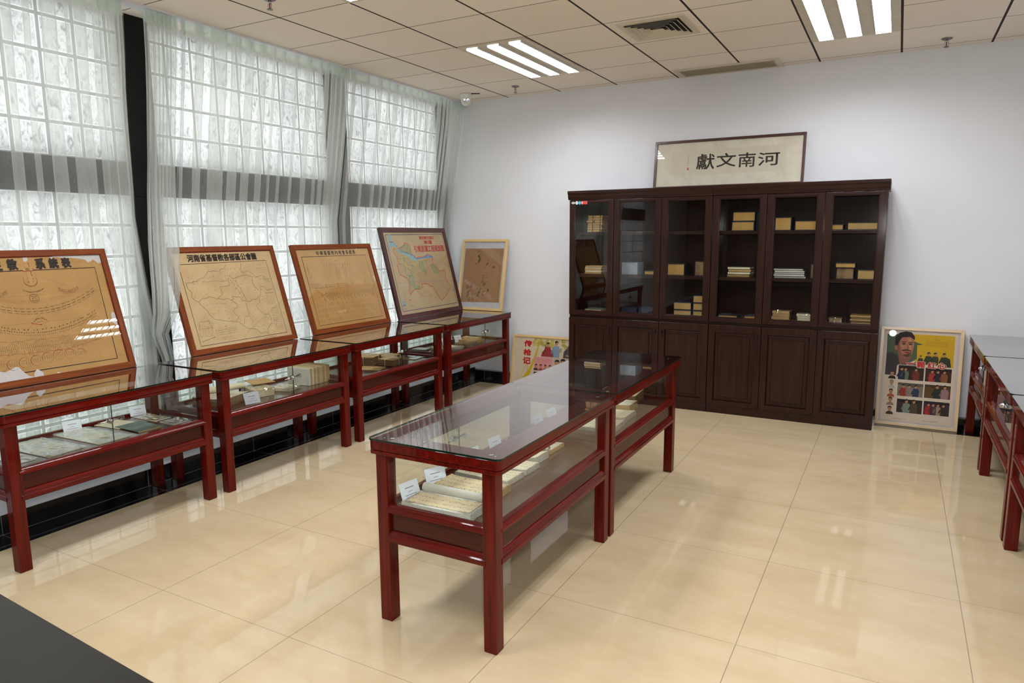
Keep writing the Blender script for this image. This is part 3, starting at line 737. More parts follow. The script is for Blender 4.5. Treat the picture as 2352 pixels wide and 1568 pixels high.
# --- stained chart
WC, HC = .95, .735
oC, sC = picture('framed_chart', 'brown framed tan chart stained dark along its lower half, with a neat black border', 'picture', (XB, 4.004, ZB), (0, 1, 0), LV, WC, HC, .040, 'frame', paper=(208, 166, 106))
f = Flat()
f.poly([(.06, .04), (.059, .311), (.11, .345), (.160, .375), (.205, .330), (.221, .318), (.26, .33), (.307, .353), (.40, .368), (.486, .367), (.70, .366), (.90, .36), (.91, .04)], (196, 148, 86), 1)
f.poly([(.09, .06), (.10, .27), (.22, .30), (.32, .275), (.42, .33), (.62, .335), (.78, .30), (.86, .2), (.84, .08)], (200, 154, 92), 2)
f.poly([(.32, .14), (.42, .15), (.43, .175), (.33, .165)], (212, 172, 116), 3)
f.line([(.091, .636), (.858, .634), (.869, .067), (.089, .068)], .004, BLK, 4, closed=True)
for i, ch in enumerate('中華基督教內地會系統表'):
    f.text(ch, .262 + i * .0438, .262 + i * .0438 + .034, .645, .682, (40, 34, 28), 4, .015)
f.glyphs([(.44, .592), (.49, .592)], .008, .010, BLK, 1)
for i in range(11): f.glyphs([(.314 + i * .0315, .572), (.314 + i * .0315, .545)], .0095, .0115, BLK, 2 + i, 0, 4)
for i, x in enumerate((.45, .47, .43, .53, .55)): f.glyphs([(x, .55 - .02 * (i % 3)), (x, .43)], .0085, .0095, BLK, 20 + i, 0, 4)
for i, x in enumerate((.125, .145, .165)): f.glyphs([(x, .55 - .05 * i), (x, .46)], .0085, .0105, BLK, 30 + i, 0, 4)
f.line([(.149, .371), (.420, .376), (.573, .375), (.841, .367)], .0014, (150, 80, 50), 4)
for i, x in enumerate((.215, .276, .413, .588, .759)): f.glyphs([(x, .41), (x, .355)], .009, .010, BLK, 40 + i, 0, 4)
for i in range(4): f.glyphs([(.105, .41 - i * .012), (.20, .41 - i * .012)], .0075, .0088, BLK, 50 + i, 0, 4)
rnd = random.Random(3)
for i in range(44):
    x = .20 + i * .0148
    f.glyphs([(x, .335 - .008 * (i % 3)), (x, .335 - rnd.choice((.045, .06, .075)))], .0095, .0105, BLK, 60 + i, 0, 4)
for r_ in range(4):
    for i in range(50):
        x = .105 + i * .0150
        if rnd.random() < .72: f.glyphs([(x, .24 - r_ * .042), (x, .24 - r_ * .042 - rnd.choice((.018, .028, .034)))], .0072, .0085, BLK, 120 + r_ * 60 + i, 0, 4)
f.poly([(.750, .70), (.755, .683), (.762, .678), (.77, .69), (.775, .70)], (232, 214, 196), 4)
f.poly([(.888, .44), (.898, .435), (.902, .395), (.888, .392)], (232, 220, 208), 4)
f.build('drawn_chart', sC, 'ink', .0004)
# --- irrigation map
LD = Vector((-.217, 0, .847)); WD, HD = 1.065, .874
oD, sD = picture('framed_map', 'maroon framed irrigation map with red lettering, blue river and red outline', 'picture', (XB, 5.085, ZB), (0, 1, 0), LD, WD, HD, .044, 'maroon', paper=(204, 180, 138))
f = Flat()
f.line([(.080, .806), (1.005, .812), (1.000, .080), (.081, .075)], .007, (74, 70, 110), 1, closed=True)
ro = [(.224, .672), (.276, .680), (.302, .696), (.326, .708), (.344, .729), (.370, .720), (.414, .700), (.412, .668), (.416, .624), (.442, .585), (.489, .571), (.527, .589), (.566, .578), (.641, .592), (.663, .608), (.725, .596), (.750, .576), (.725, .511), (.767, .476), (.826, .423), (.917, .436), (.891, .356), (.919, .307), (.958, .257), (.910, .227), (.857, .183), (.742, .126), (.708, .155), (.682, .203), (.651, .239), (.645, .278), (.602, .281), (.559, .310), (.472, .319), (.464, .284), (.414, .265), (.344, .270), (.284, .246), (.245, .221), (.238, .244), (.263, .298), (.271, .372), (.239, .393), (.162, .422), (.153, .465), (.155, .508), (.185, .537), (.174, .587), (.164, .612), (.143, .64), (.145, .672)]
f.poly(ro, (192, 166, 124), 1)
f.poly([(.115, .806), (.160, .806), (.150, .75), (.125, .741), (.135, .717), (.100, .65), (.09, .70), (.118, .76)], (146, 188, 196), 2)
f.poly([(.150, .735), (.172, .735), (.224, .665), (.253, .636), (.327, .622), (.429, .598), (.477, .562), (.50, .555), (.44, .545), (.40, .56), (.30, .612), (.23, .63), (.19, .69), (.14, .70)], (140, 190, 196), 2)
f.poly([(.477, .575), (.530, .576), (.63, .585), (.669, .60), (.76, .582), (.75, .565), (.63, .568), (.53, .556)], (120, 168, 200), 2)
f.line([(.12, .738), (.142, .735), (.172, .741), (.224, .672), (.253, .644), (.327, .629), (.429, .605), (.477, .568), (.530, .570), (.630, .579), (.669, .595), (.698, .584), (.761, .576)], .007, (84, 140, 190), 3, .003, 4)
f.line(ro, .006, (220, 84, 52), 4, .004, 3, 5, True)
f.line([(.11, .738), (.16, .737)], .005, (150, 50, 70), 4)
YEL, GRN = (222, 200, 60), (92, 158, 120)
yl = [(.225, .675), (.143, .674), (.142, .643), (.170, .630), (.173, .612), (.192, .611), (.194, .562), (.242, .560), (.255, .597), (.312, .589), (.356, .600), (.367, .575), (.416, .541), (.409, .523), (.376, .518), (.340, .475), (.307, .495), (.276, .546), (.290, .502), (.286, .440)]
f.line(yl, .005, YEL, 4, .004, 3, 6); f.line([(.412, .504), (.470, .495), (.513, .551), (.570, .562), (.647, .566), (.659, .513), (.582, .510), (.565, .549)], .004, YEL, 4, .004, 3, 7)
for i, (p, cl) in enumerate((([(.256, .678), (.280, .690), (.335, .704), (.382, .697), (.405, .662), (.388, .631), (.338, .632), (.293, .646), (.258, .659)], 1), ([(.185, .525), (.232, .520), (.263, .497), (.258, .416), (.295, .408), (.345, .409), (.330, .450)], 0),
                            ([(.355, .408), (.290, .396), (.274, .366), (.300, .314), (.346, .276), (.408, .275), (.424, .290), (.357, .304), (.355, .355)], 1), ([(.510, .545), (.486, .507), (.494, .475), (.534, .441), (.576, .409), (.594, .428), (.562, .459), (.567, .497), (.558, .530)], 1),
                            ([(.684, .493), (.741, .497), (.824, .420), (.740, .408), (.713, .425)], 1), ([(.192, .611), (.196, .568), (.235, .570)], 0), ([(.269, .593), (.269, .553), (.278, .553), (.285, .584)], 1), ([(.361, .506), (.396, .488), (.396, .504)], 1), ([(.302, .483), (.325, .463), (.376, .436)], 0))):
    if cl: f.poly(p, (170, 164, 124), 2)
    f.line(p, .0045, GRN, 4, .003, 3, 30 + i, bool(cl))
for i in range(46):
    rr = random.Random(i); x, y = rr.uniform(.2, .85), rr.uniform(.28, .66)
    f.line([(x, y), (x + rr.uniform(-.06, .08), y - rr.uniform(.01, .09))], .0009, rr.choice(((130, 116, 140), (150, 132, 110), (140, 120, 96))), 3, .004, 4, i)
    f.glyph(x, y, .008, (120, 96, 100), rr)
f.line([(.070, .341), (.341, .343), (.600, .333), (1.0, .318)], .0022, (140, 126, 160), 3, .003, 8); f.line([(.34, .262), (.42, .215), (.48, .19), (.60, .20)], .0015, (120, 104, 110), 3, .003, 4)
f.line([(.80, .265), (.86, .24), (1.0, .205)], .003, (110, 140, 156), 3, .003, 4); f.line([(.25, .78), (.35, .79), (.40, .76), (.46, .77)], .001, (140, 120, 126), 3, .006, 5)
RT = (196, 52, 48)
f.text('豫西黄河灌区', .592, .845, .757, .792, RT, 4, .03); f.glyphs([(.86, .775), (.92, .778)], .008, .012, RT, 4)
f.text('新灌', .660, .795, .710, .750, RT, 4, .03)
f.text('引黄淤灌工程规划图', .474, .985, .630, .698, RT, 4, .03)
for i, (y, c) in enumerate(((.164, (92, 170, 206)), (.146, (110, 180, 206)), (.129, (72, 140, 190)), (.10, (150, 176, 160)))): f.rect(.098, .146, y - .005, y + .005, c, 3)
f.glyphs([(.16, .18), (.16, .09)], .008, .012, RT, 5); f.rect(.207, .236, .171, .177, RT, 3); f.glyphs([(.22, .19), (.22, .15)], .008, .014, RT, 6); f.rect(.222, .25, .133, .138, YEL, 3); f.rect(.226, .255, .113, .119, GRN, 3); f.glyphs([(.29, .18), (.29, .12)], .008, .012, RT, 8); f.glyphs([(.10, .084), (.19, .086)], .007, .012, RT, 9)
f.build('drawn_map', sD, 'ink', .0004)
# --- faded map in the pale frame, on the corner case against the back wall
vE = Vector((0, .15, .735)); WE, HE = .545, .745
oE, sE = picture('framed_map', 'pale wood framed faded brown map with white mount, against the wall in the corner', 'picture', (-4.052, 6.150, ZB), (1, 0, 0), vE, WE, HE, .026, 'pine', paper=(206, 206, 208))
f = Flat()
f.poly([(.040, .648), (.505, .650), (.500, .090), (.034, .080)], (168, 128, 92), 1)
f.poly([(.34, .65), (.505, .56), (.505, .65)], (160, 120, 84), 2)
rnd = random.Random(14)
for i, (x, y) in enumerate(((.22, .60), (.20, .525), (.33, .483), (.405, .431), (.31, .343), (.125, .240), (.33, .213), (.10, .162), (.23, .188), (.155, .131), (.24, .56), (.30, .30), (.27, .17))):
    for q in range(5):
        px, py = x + rnd.uniform(-.03, .03), y + rnd.uniform(-.04, .04); a = rnd.uniform(.6, 1.4)
        f.ell(px, py, rnd.uniform(.006, .028), rnd.uniform(.004, .010), rnd.choice(((104, 96, 62), (120, 108, 78), (150, 128, 66), (128, 100, 78))), 3, 9, a)
for i in range(34):
    x, y = rnd.uniform(.06, .48), rnd.uniform(.11, .62); f.line([(x, y), (x + rnd.uniform(-.06, .06), y + rnd.uniform(-.08, .08))], .0014, rnd.choice(((136, 104, 78), (146, 112, 88), (140, 96, 80))), 2, .006, 4, i)
f.rect(.475, .482, .10, .60, (150, 112, 78), 2)
f.build('drawn_map', sE, 'ink', .0004)

# --- calligraphy board on the bookcases
vS = Vector((0, .055, .40)); WS, HS = 1.268, .425
oS, sS = picture('calligraphy_frame', 'long dark framed calligraphy with four large brushed characters, standing on top of the bookcases', 'picture', (-1.985, 6.27, 1.925), (1, 0, 0), vS, WS, HS, .022, 'walnut', paper=(232, 226, 204))
f = Flat(); f.rect(.152, 1.118, .115, .335, (222, 214, 190), 1)
INK = (44, 42, 38)
for ch, a, b, y0, y1 in (('獻', .378, .535, .163, .300), ('文', .552, .716, .176, .296), ('南', .735, .878, .166, .290), ('河', .897, 1.071, .170, .282)):
    f.text(ch, a, b, y0 - .004, y1 - .004, INK, 3, .012)
f.glyphs([(.306, .290), (.304, .20)], .014, .019, (92, 86, 76), 4); f.rect(.297, .315, .160, .182, (206, 120, 104), 3)
f.build('brush_writing', sS, 'ink', .0004)

# ------------------------------------------------------------------ film posters (generic painted figures)
SK = (196, 142, 104)
def bust(f, x, y, h, coat, skin=SK, hair=(38, 30, 28), lay=3, turn=0.):
    f.poly([(x - h * .75, y - h * 1.25), (x - h * .62, y - h * .78), (x - h * .25, y - h * .55), (x + h * .25, y - h * .55), (x + h * .62, y - h * .78), (x + h * .75, y - h * 1.25)], coat, lay)
    f.rect(x - h * .16, x + h * .16, y - h * .62, y - h * .3, tuple(int(v * .86) for v in skin), lay + .2)
    f.ell(x, y, h * .36, h * .5, skin, lay + .4)
    f.poly([(x - h * .38, y + h * .02), (x - h * .40, y + h * .35), (x - h * .2, y + h * .56), (x + h * .2, y + h * .57), (x + h * .40, y + h * .34), (x + h * .37, y + h * .04), (x + h * .28, y + h * .25), (x - h * .24, y + h * .27)], hair, lay + .6)
    for sg in (-1, 1): f.ell(x + sg * h * .14 + turn * h, y + h * .02, h * .055, h * .03, (46, 32, 28), lay + .7, 8)
    f.ell(x + turn * h, y - h * .26, h * .09, h * .03, (140, 74, 62), lay + .7, 8)
    f.line([(x + turn * h, y), (x + turn * h * 1.3 + h * .03, y - h * .13)], h * .035, (166, 112, 82), lay + .7)
def figure(f, x, y, h, coat, legs=(50, 46, 52), hair=(36, 30, 28), lay=3):
    """small standing half figure"""
    f.poly([(x - h * .20, y), (x - h * .24, y + h * .45), (x - h * .17, y + h * .66), (x + h * .17, y + h * .66), (x + h * .24, y + h * .45), (x + h * .20, y)], coat, lay)
    f.poly([(x - h * .22, y + h * .50), (x - h * .33, y + h * .22), (x - h * .24, y + h * .20), (x - h * .15, y + h * .42)], tuple(int(v * .85) for v in coat), lay + .2)
    f.ell(x, y + h * .80, h * .095, h * .13, SK, lay + .4, 12); f.poly([(x - h * .10, y + h * .80), (x - h * .10, y + h * .92), (x, y + h * .97), (x + h * .10, y + h * .92), (x + h * .10, y + h * .80), (x + h * .05, y + h * .88)], hair, lay + .6)
vR = Vector((0, .1065, .78)); WR, HR = .567, .786
oR, sR = picture('framed_poster', 'pale framed yellow film poster with a man\'s head, right of the bookcases', 'poster', (-.073, 6.215, .001), (1, 0, 0), vR, WR, HR, .023, 'birch', depth=.02, paper=(216, 208, 208))
f = Flat()
f.rect(.040, .527, .036, .750, (232, 214, 190), 1)
f.poly([(.19, .735), (.508, .735), (.508, .489), (.40, .50), (.255, .51), (.20, .60)], (222, 178, 38), 2)
f.poly([(.046, .727), (.20, .733), (.23, .68), (.30, .655), (.258, .65), (.262, .54), (.19, .49), (.05, .50)], (88, 104, 78), 2.2)
f.poly([(.048, .40), (.050, .57), (.085, .585), (.125, .56), (.15, .51), (.20, .49), (.255, .515), (.262, .48), (.13, .48), (.125, .40)], (74, 66, 68), 2.6)
f.poly([(.13, .585), (.145, .49), (.19, .50), (.225, .545), (.215, .565)], (150, 98, 78), 2.8)
f.poly([(.118, .60), (.108, .64), (.118, .70), (.15, .738), (.20, .740), (.233, .71), (.238, .64), (.225, .575), (.20, .545), (.17, .548), (.14, .575)], (186, 126, 98), 3)
f.poly([(.105, .625), (.103, .70), (.13, .742), (.175, .755), (.215, .748), (.238, .715), (.238, .69), (.205, .712), (.15, .705), (.128, .66), (.122, .62)], (52, 42, 42), 3.4)
f.poly([(.118, .60), (.112, .64), (.122, .69), (.14, .70), (.138, .64), (.15, .59), (.17, .552), (.14, .575)], (150, 98, 76), 3.1)
f.poly([(.19, .705), (.215, .70), (.222, .672), (.20, .668)], (206, 148, 116), 3.1); f.poly([(.20, .64), (.215, .645), (.222, .615), (.208, .61)], (208, 146, 114), 3.1); f.poly([(.15, .655), (.172, .64), (.165, .615), (.146, .63)], (196, 136, 106), 3.15)
f.poly([(.16, .57), (.17, .552), (.20, .548), (.222, .572), (.216, .595), (.19, .575)], (120, 84, 68), 3.2)
f.ell(.113, .622, .011, .02, (176, 116, 90), 3.5)
for x in (.165, .212): f.ell(x, .655, .014, .0055, (58, 40, 38), 3.6, 10); f.line([(x - .016, .668), (x + .016, .671)], .006, (60, 44, 42), 3.6)
f.poly([(.192, .655), (.204, .62), (.188, .614)], (156, 100, 78), 3.6); f.poly([(.155, .605), (.19, .613), (.222, .603), (.222, .596), (.19, .602), (.155, .596)], (58, 44, 42), 3.7); f.ell(.19, .588, .018, .006, (140, 66, 62), 3.7, 12); f.ell(.192, .563, .018, .01, (96, 66, 58), 3.6, 12)
f.glyphs([(.365, .70), (.41, .70)], .009, .012, (92, 76, 30), 1)
for i in range(7): f.glyphs([(.31, .688 - i * .0068), (.47, .688 - i * .0068)], .0055, .0062, (140, 112, 40), 2 + i)
for x, y, hh in ((.288, .50, .075), (.341, .50, .105), (.385, .50, .105), (.445, .495, .11)): figure(f, x, y, hh, (66, 72, 48), hair=(52, 44, 34), lay=3)
f.poly([(.43, .49), (.43, .545), (.455, .57), (.485, .555), (.495, .49)], (58, 66, 48), 3.2)
for ch, a, b, y0, y1 in (('一', .192, .250, .497, .507), ('颗', .264, .322, .470, .522), ('红', .338, .396, .474, .522), ('心', .405, .466, .474, .524)):
    f.text(ch, a - .003, b + .003, y0 - .003, y1 + .003, (240, 226, 214), 5, .10); f.text(ch, a, b, y0, y1, (206, 44, 42), 6, .035)
PH = ((.141, .318, .370, .484), (.327, .503, .370, .478), (.144, .321, .239, .346), (.330, .505, .241, .347), (.147, .323, .107, .215), (.332, .505, .109, .217))
BG = ((64, 44, 38), (72, 44, 34), (136, 126, 110), (104, 78, 50), (62, 50, 44), (68, 56, 66))
FG = (((.22, (104, 122, 100)), (.03, (44, 50, 80)), (.75, (120, 56, 40))), ((.2, (176, 66, 56)), (.48, (46, 46, 56)), (.8, (150, 92, 60))), ((.15, (160, 60, 48)), (.46, (150, 130, 120)), (.78, (52, 64, 88))),
      ((.48, (48, 58, 54)), (.86, (168, 130, 130))), ((.35, (132, 146, 128)), (.72, (88, 74, 60))), ((.1, (176, 54, 50)), (.34, (84, 66, 74)), (.58, (176, 146, 120)), (.85, (66, 52, 44))))
for (a, b, c, d), bg, fg in zip(PH, BG, FG):
    f.rect(a - .004, b + .004, c - .004, d + .004, (240, 228, 208), 2.9); f.rect(a, b, c, d, bg, 3)
    f.poly([(a, d), (b, d), (b, d - .02), (a + (b - a) * .6, d - .035), (a, d - .015)], tuple(int(v * .75) for v in bg), 3.1)
    for t, cc in fg:
        x = a + .02 + (b - a - .04) * t
        figure(f, x, c, (d - c) * .93 * (1.15 if len(fg) == 2 else 1.), cc, lay=4)
for y, cc in ((.416, (46, 44, 50)), (.343, (200, 190, 180)), (.270, (190, 92, 76)), (.203, (160, 130, 120)), (.130, (64, 58, 56))): bust(f, .100, y, .036, cc, hair=(60, 50, 46) if y != .343 else (150, 140, 132), lay=5)
f.glyphs([(.122, .053), (.213, .055)], .008, .0105, (92, 84, 78), 31); f.glyphs([(.320, .057), (.440, .059)], .008, .0105, (92, 84, 78), 32); f.glyphs([(.20, .096), (.27, .096)], .005, .008, (160, 148, 134), 33); f.glyphs([(.385, .098), (.46, .098)], .005, .008, (160, 148, 134), 34)
f.build('printed_poster', sR, 'ink', .0004)
vL = Vector((0, .095, .505)); WL, HL = .76, .515
oL, sL = picture('framed_poster', 'pale framed film poster with a yellow rifle, left of the bookcases', 'poster', (-3.455, 6.215, .001), (1, 0, 0), vL, WL, HL, .023, 'pine', depth=.02, paper=(232, 214, 184))
f = Flat()
for i in range(70):
    r_ = random.Random(i + 40); x, y = r_.uniform(.22, .70), r_.uniform(.37, .485)
    if y > .40 or r_.random() < .3: f.ell(x, y, r_.uniform(.012, .035), r_.uniform(.008, .022), r_.choice(((204, 184, 96), (190, 172, 84), (214, 198, 122), (182, 166, 92))), 1 + .01 * i, 9, r_.uniform(0, 3))
f.poly([(.316, .477), (.297, .43), (.278, .36), (.25, .28), (.222, .20), (.188, .145), (.15, .085), (.12, .03), (.20, .03), (.212, .09), (.238, .165), (.262, .24), (.285, .30), (.297, .375), (.325, .47)], (214, 180, 40), 3)
f.line([(.25, .27), (.17, .20), (.135, .12), (.13, .06)], .005, (206, 176, 60), 3.5, .002, 4); f.line([(.20, .20), (.185, .17), (.20, .15)], .004, (196, 162, 50), 3.5)
f.glyphs([(.185, .10), (.155, .055)], .012, .014, (60, 50, 30), 3)
for ch, y0, y1 in (('传', .392, .462), ('枪', .302, .372), ('记', .215, .287)): f.text(ch, .130, .222, y0, y1, (200, 44, 40), 4, .045)
figure(f, .405, .306, .155, (166, 62, 58), hair=(40, 32, 36), lay=4); f.poly([(.335, .306), (.345, .35), (.375, .385), (.44, .385), (.47, .35), (.475, .306)], (162, 58, 54), 4.1)
f.line([(.372, .36), (.376, .43)], .005, (44, 38, 34), 4.6)
figure(f, .498, .306, .175, (142, 164, 184), hair=(44, 34, 32), lay=4); f.poly([(.462, .306), (.465, .37), (.485, .40), (.515, .395), (.535, .35), (.54, .306)], (138, 160, 182), 4.1)
figure(f, .655, .306, .185, (96, 94, 96), hair=(150, 146, 140), lay=4); f.poly([(.58, .306), (.585, .37), (.61, .40), (.70, .40), (.73, .36), (.735, .306)], (92, 90, 92), 4.1); f.poly([(.645, .306), (.65, .39), (.668, .39), (.672, .306)], (226, 222, 214), 4.3); f.line([(.61, .335), (.67, .325), (.70, .31)], .012, SK, 4.7)
f.rect(.262, .470, .168, .300, (226, 156, 150), 3.6)
for i in range(4): f.glyphs([(.29, .278 - i * .009), (.455, .278 - i * .009)], .006, .0075, (176, 106, 112), 40 + i, 0, 4)
for x, c in ((.288, (70, 66, 70)), (.342, (180, 70, 60)), (.393, (60, 60, 66)), (.444, (70, 64, 60))): bust(f, x, .205, .036, c, lay=5)
for a, b, c, d, bg in ((.474, .627, .168, .300, (196, 188, 168)), (.634, .735, .168, .298, (104, 118, 92)), (.266, .50, .03, .144, (44, 48, 46)), (.51, .735, .03, .144, (120, 90, 66))):
    f.rect(a, b, c, d, bg, 3.6); bust(f, a + (b - a) * .3, c + (d - c) * .6, (d - c) * .5, (150, 78, 70), lay=5); bust(f, a + (b - a) * .72, c + (d - c) * .7, (d - c) * .5, (120, 96, 74), lay=5.8)
f.build('printed_poster', sL, 'ink', .0004)
D.objects.remove(FONTO); 

# ------------------------------------------------------------------ bookcases
KY0, KY1 = 5.954, 6.298
def bookcase(label, xs, sticker=False, el=.012, er=.0):
    """xs: the four door seams of one three-door unit"""
    x0, x1 = xs[0], xs[-1]; cx = (x0 + x1) / 2
    r = thing('bookcase', label, 'bookcase', (cx, KY0, 0), 0, 'pair of dark three-door bookcases against the back wall')
    X = [x - cx for x in xs]; Dp = KY1 - KY0
    MB().box(X[0], X[0] + .02, .022, Dp, .0, 1.84).build('side_panel', 'dark_z', r); MB().box(X[-1] - .02, X[-1], .022, Dp, .0, 1.84).build('side_panel', 'dark_z', r)
    MB().box(X[0], X[-1], Dp - .012, Dp, .06, 1.84).build('back_panel', 'dark_z', r)
    MB().box(X[0] + .02, X[-1] - .02, .022, Dp - .012, .06, .08).build('carcass_board', 'dark_x', r)
    MB().box(X[0] + .02, X[-1] - .02, .022, Dp - .012, .765, .797).build('carcass_board', 'dark_x', r)
    MB().box(X[0], X[-1], .006, .03, 0, .066).build('plinth', 'dark_x', r, .003)
    prof = [(-.05, 1.838), (.002, 1.838), (.004, 1.85), (.010, 1.862), (.013, 1.885), (.020, 1.895), (.022, 1.918), (-.05, 1.918)]
    c = MB().sweep(prof, (X[0] - el, 0, 0), (X[-1] + er, 0, 0), (0, -1, 0)).box(X[0] - el, X[-1] + er, .04, Dp, 1.838, 1.918)
    c.build('cornice', 'dark_x', r, .002)
    for z in (1.165, 1.548): MB().box(X[0] + .02, X[-1] - .02, .05, Dp - .012, z - .028, z).build('shelf', 'dark_x', r, .002)
    for i, z0 in ((0, 0), (1, 0)):
        MB().box(X[i + 1] - .009, X[i + 1] + .009, .024, .05, .08, 1.838).build('divider', 'dark_z', r)
    for i in range(3):
        a, b = X[i] + .002, X[i + 1] - .002
        z0, z1, sw, rh = .79, 1.834, .050, .045
        m = MB()
        m.box(a, a + sw, 0, .021, z0, z1).box(b - sw, b, 0, .021, z0, z1)
        d = m.build('glazed_door', 'dark_z', r, .002)
        MB().box(a + sw, b - sw, 0, .021, z0, z0 + rh - .01).build('door_rail', 'dark_x', d, .002)
        MB().box(a + sw, b - sw, 0, .021, z1 - rh + .022, z1).build('door_rail', 'dark_x', d, .002)
        g = MB(); q = .008
        for u0, u1, w0, w1 in ((a + sw, a + sw + q, z0 + rh - .01, z1 - rh + .022), (b - sw - q, b - sw, z0 + rh - .01, z1 - rh + .022)): g.box(u0, u1, .006, .018, w0, w1)
        g.box(a + sw, b - sw, .006, .018, z0 + rh - .01, z0 + rh - .002).box(a + sw, b - sw, .006, .018, z1 - rh + .014, z1 - rh + .022)
        g.build('glazing_bead', 'dark_z', d, .003)
        MB().box(a + sw, b - sw, .012, .015, z0 + rh - .01, z1 - rh + .022).build('pane', 'pane', d)
        # panelled lower door
        z0, z1 = .07, .762
        lo = MB().box(a, a + sw, 0, .021, z0, z1).box(b - sw, b, 0, .021, z0, z1).box(a + sw, b - sw, 0, .021, z0, z0 + .04).box(a + sw, b - sw, 0, .021, z1 - .062, z1).build('lower_door', 'dark_z', r, .002)
        u0, u1, w0, w1 = a + sw, b - sw, z0 + .04, z1 - .062
        pm = MB(); e = .035
        ov = [(u0, .016, w0), (u1, .016, w0), (u1, .016, w1), (u0, .016, w1)]
        md = [(u0 + .012, .012, w0 + .012), (u1 - .012, .012, w0 + .012), (u1 - .012, .012, w1 - .012), (u0 + .012, .012, w1 - .012)]
        m2 = [(u0 + e, .013, w0 + e), (u1 - e, .013, w0 + e), (u1 - e, .013, w1 - e), (u0 + e, .013, w1 - e)]
        iv = [(u0 + e + .004, .004, w0 + e + .004), (u1 - e - .004, .004, w0 + e + .004), (u1 - e - .004, .004, w1 - e - .004), (u0 + e + .004, .004, w1 - e - .004)]
        pm.add(ov + md + m2 + iv, [[4 * s_ + j, 4 * s_ + (j + 1) % 4, 4 * s_ + 4 + (j + 1) % 4, 4 * s_ + 4 + j] for s_ in range(3) for j in range(4)] + [[12, 13, 14, 15]])
        pm.build('raised_panel', 'dark_z', lo)
        kx = (b - .028) if i != 2 else (a + .030)
        MB().tube([(kx, .002, .682), (kx, -.005, .682)], .0095, 12).tube([(kx, -.004, .682), (kx, -.016, .682)], .0035, 8).box(kx - .007, kx + .007, -.026, -.014, .676, .690).box(kx - .004, kx + .004, -.022, -.018, .64, .676).build('lock', 'black_plastic', lo)
    if sticker:
        s = MB().prism([(.019 * math.cos(t * PI / 10), .009 * math.sin(t * PI / 10)) for t in range(20)], 0, .0006, 0)
        fl = Flat()
        fl.ell(-.615, 0, .019, .010, (196, 196, 176), 1); fl.ell(-.580, 0, .015, .0165, (196, 206, 206), 1); fl.ell(-.551, 0, .0135, .0165, (70, 166, 196), 1); fl.ell(-.551, 0, .008, .010, (110, 190, 212), 2); fl.ell(-.580, 0, .010, .011, (214, 220, 216), 2)
        fl.rect(-.536, -.476, -.0145, .0145, (206, 66, 62), 1); fl.rect(-.533, -.522, -.004, .010, (236, 216, 210), 2); fl.rect(-.533, -.522, -.012, -.007, (236, 216, 210), 2)
        fl.glyphs([(-.518, .006), (-.48, .006)], .006, .0075, (240, 214, 208), 3); fl.glyphs([(-.518, -.005), (-.48, -.005)], .005, .0065, (236, 176, 170), 4)
        o = fl.build('sticker', r); o.location = (X[0] + .648 + .006, -.0012, 1.811); o.rotation_euler = (PI / 2, 0, 0); o['label'] = 'small row of oval, round and red stickers'
    return r
KX = [-2.668, -2.236, -1.804, -1.372]; KX2 = [-1.369, -.939, -.515, -.088]
bookcase('dark brown three-door bookcase, left one, with small round and red stickers on its top corner', KX, True)
bookcase('dark brown three-door bookcase, right one, next to the yellow film poster', KX2, False, 0., .012)

# ------------------------------------------------------------------ books in the bookcases
SH3, SH2, SH1 = 1.548, 1.165, .797
G_B = 'old books and papers on the bookcase shelves'
def cased(label, x0, x1, z0, z1, yf=6.08, dp=.17, pages='pages_x', cover='cloth_blue', name='boxed_book', wrap='side', rot=0., cat='book'):
    """a thread-bound set in its cloth case: page block plus cover boards"""
    cx = (x0 + x1) / 2; w = (x1 - x0) / 2; h = z1 - z0
    r = thing(name, label, cat, (cx, yf + dp / 2, z0), rot, G_B); t = .005
    MB().box(-w + (t if wrap == 'side' else 0), w - (t if wrap == 'side' else 0), -dp / 2 + .004, dp / 2, t, h - t).build('page_block', pages, r)
    c = MB()
    c.box(-w, w, -dp / 2, dp / 2, 0, t).box(-w, w, -dp / 2, dp / 2, h - t, h)
    if wrap == 'side': c.box(-w, -w + t, -dp / 2, dp / 2, t, h - t).box(w - t, w, -dp / 2, dp / 2, t, h - t)
    c.build('cover', cover, r, .001)
    return r
def pile(label, x0, x1, z0, z1, n, yf=6.08, dp=.18, mats=('pages_z',), cover=None, name='book_pile', cat='book', seed=1, sl=0.):
    """loose volumes lying on one another, each a part"""
    rnd = random.Random(seed); cx = (x0 + x1) / 2; w = (x1 - x0) / 2; h = (z1 - z0) / n
    r = thing(name, label, cat, (cx, yf + dp / 2, z0), 0, G_B)
    for i in range(n):
        dx, dy, ro = rnd.uniform(-.006, .006), rnd.uniform(-.006, .006), rnd.uniform(-.025, .025)
        m = MB().box(-w + dx, w + dx - abs(sl) * i, -dp / 2 + dy, dp / 2 + dy, i * h + .001, (i + 1) * h - .0015, 0, ro)
        if cover: m.box(-w + dx - .001, w + dx + .001 - abs(sl) * i, -dp / 2 + dy - .001, dp / 2 + dy, (i + 1) * h - .003, (i + 1) * h - .0003, 1, ro)
        m.build('volume', [mats[i % len(mats)]] + ([cover] if cover else []), r, .001)
    return r
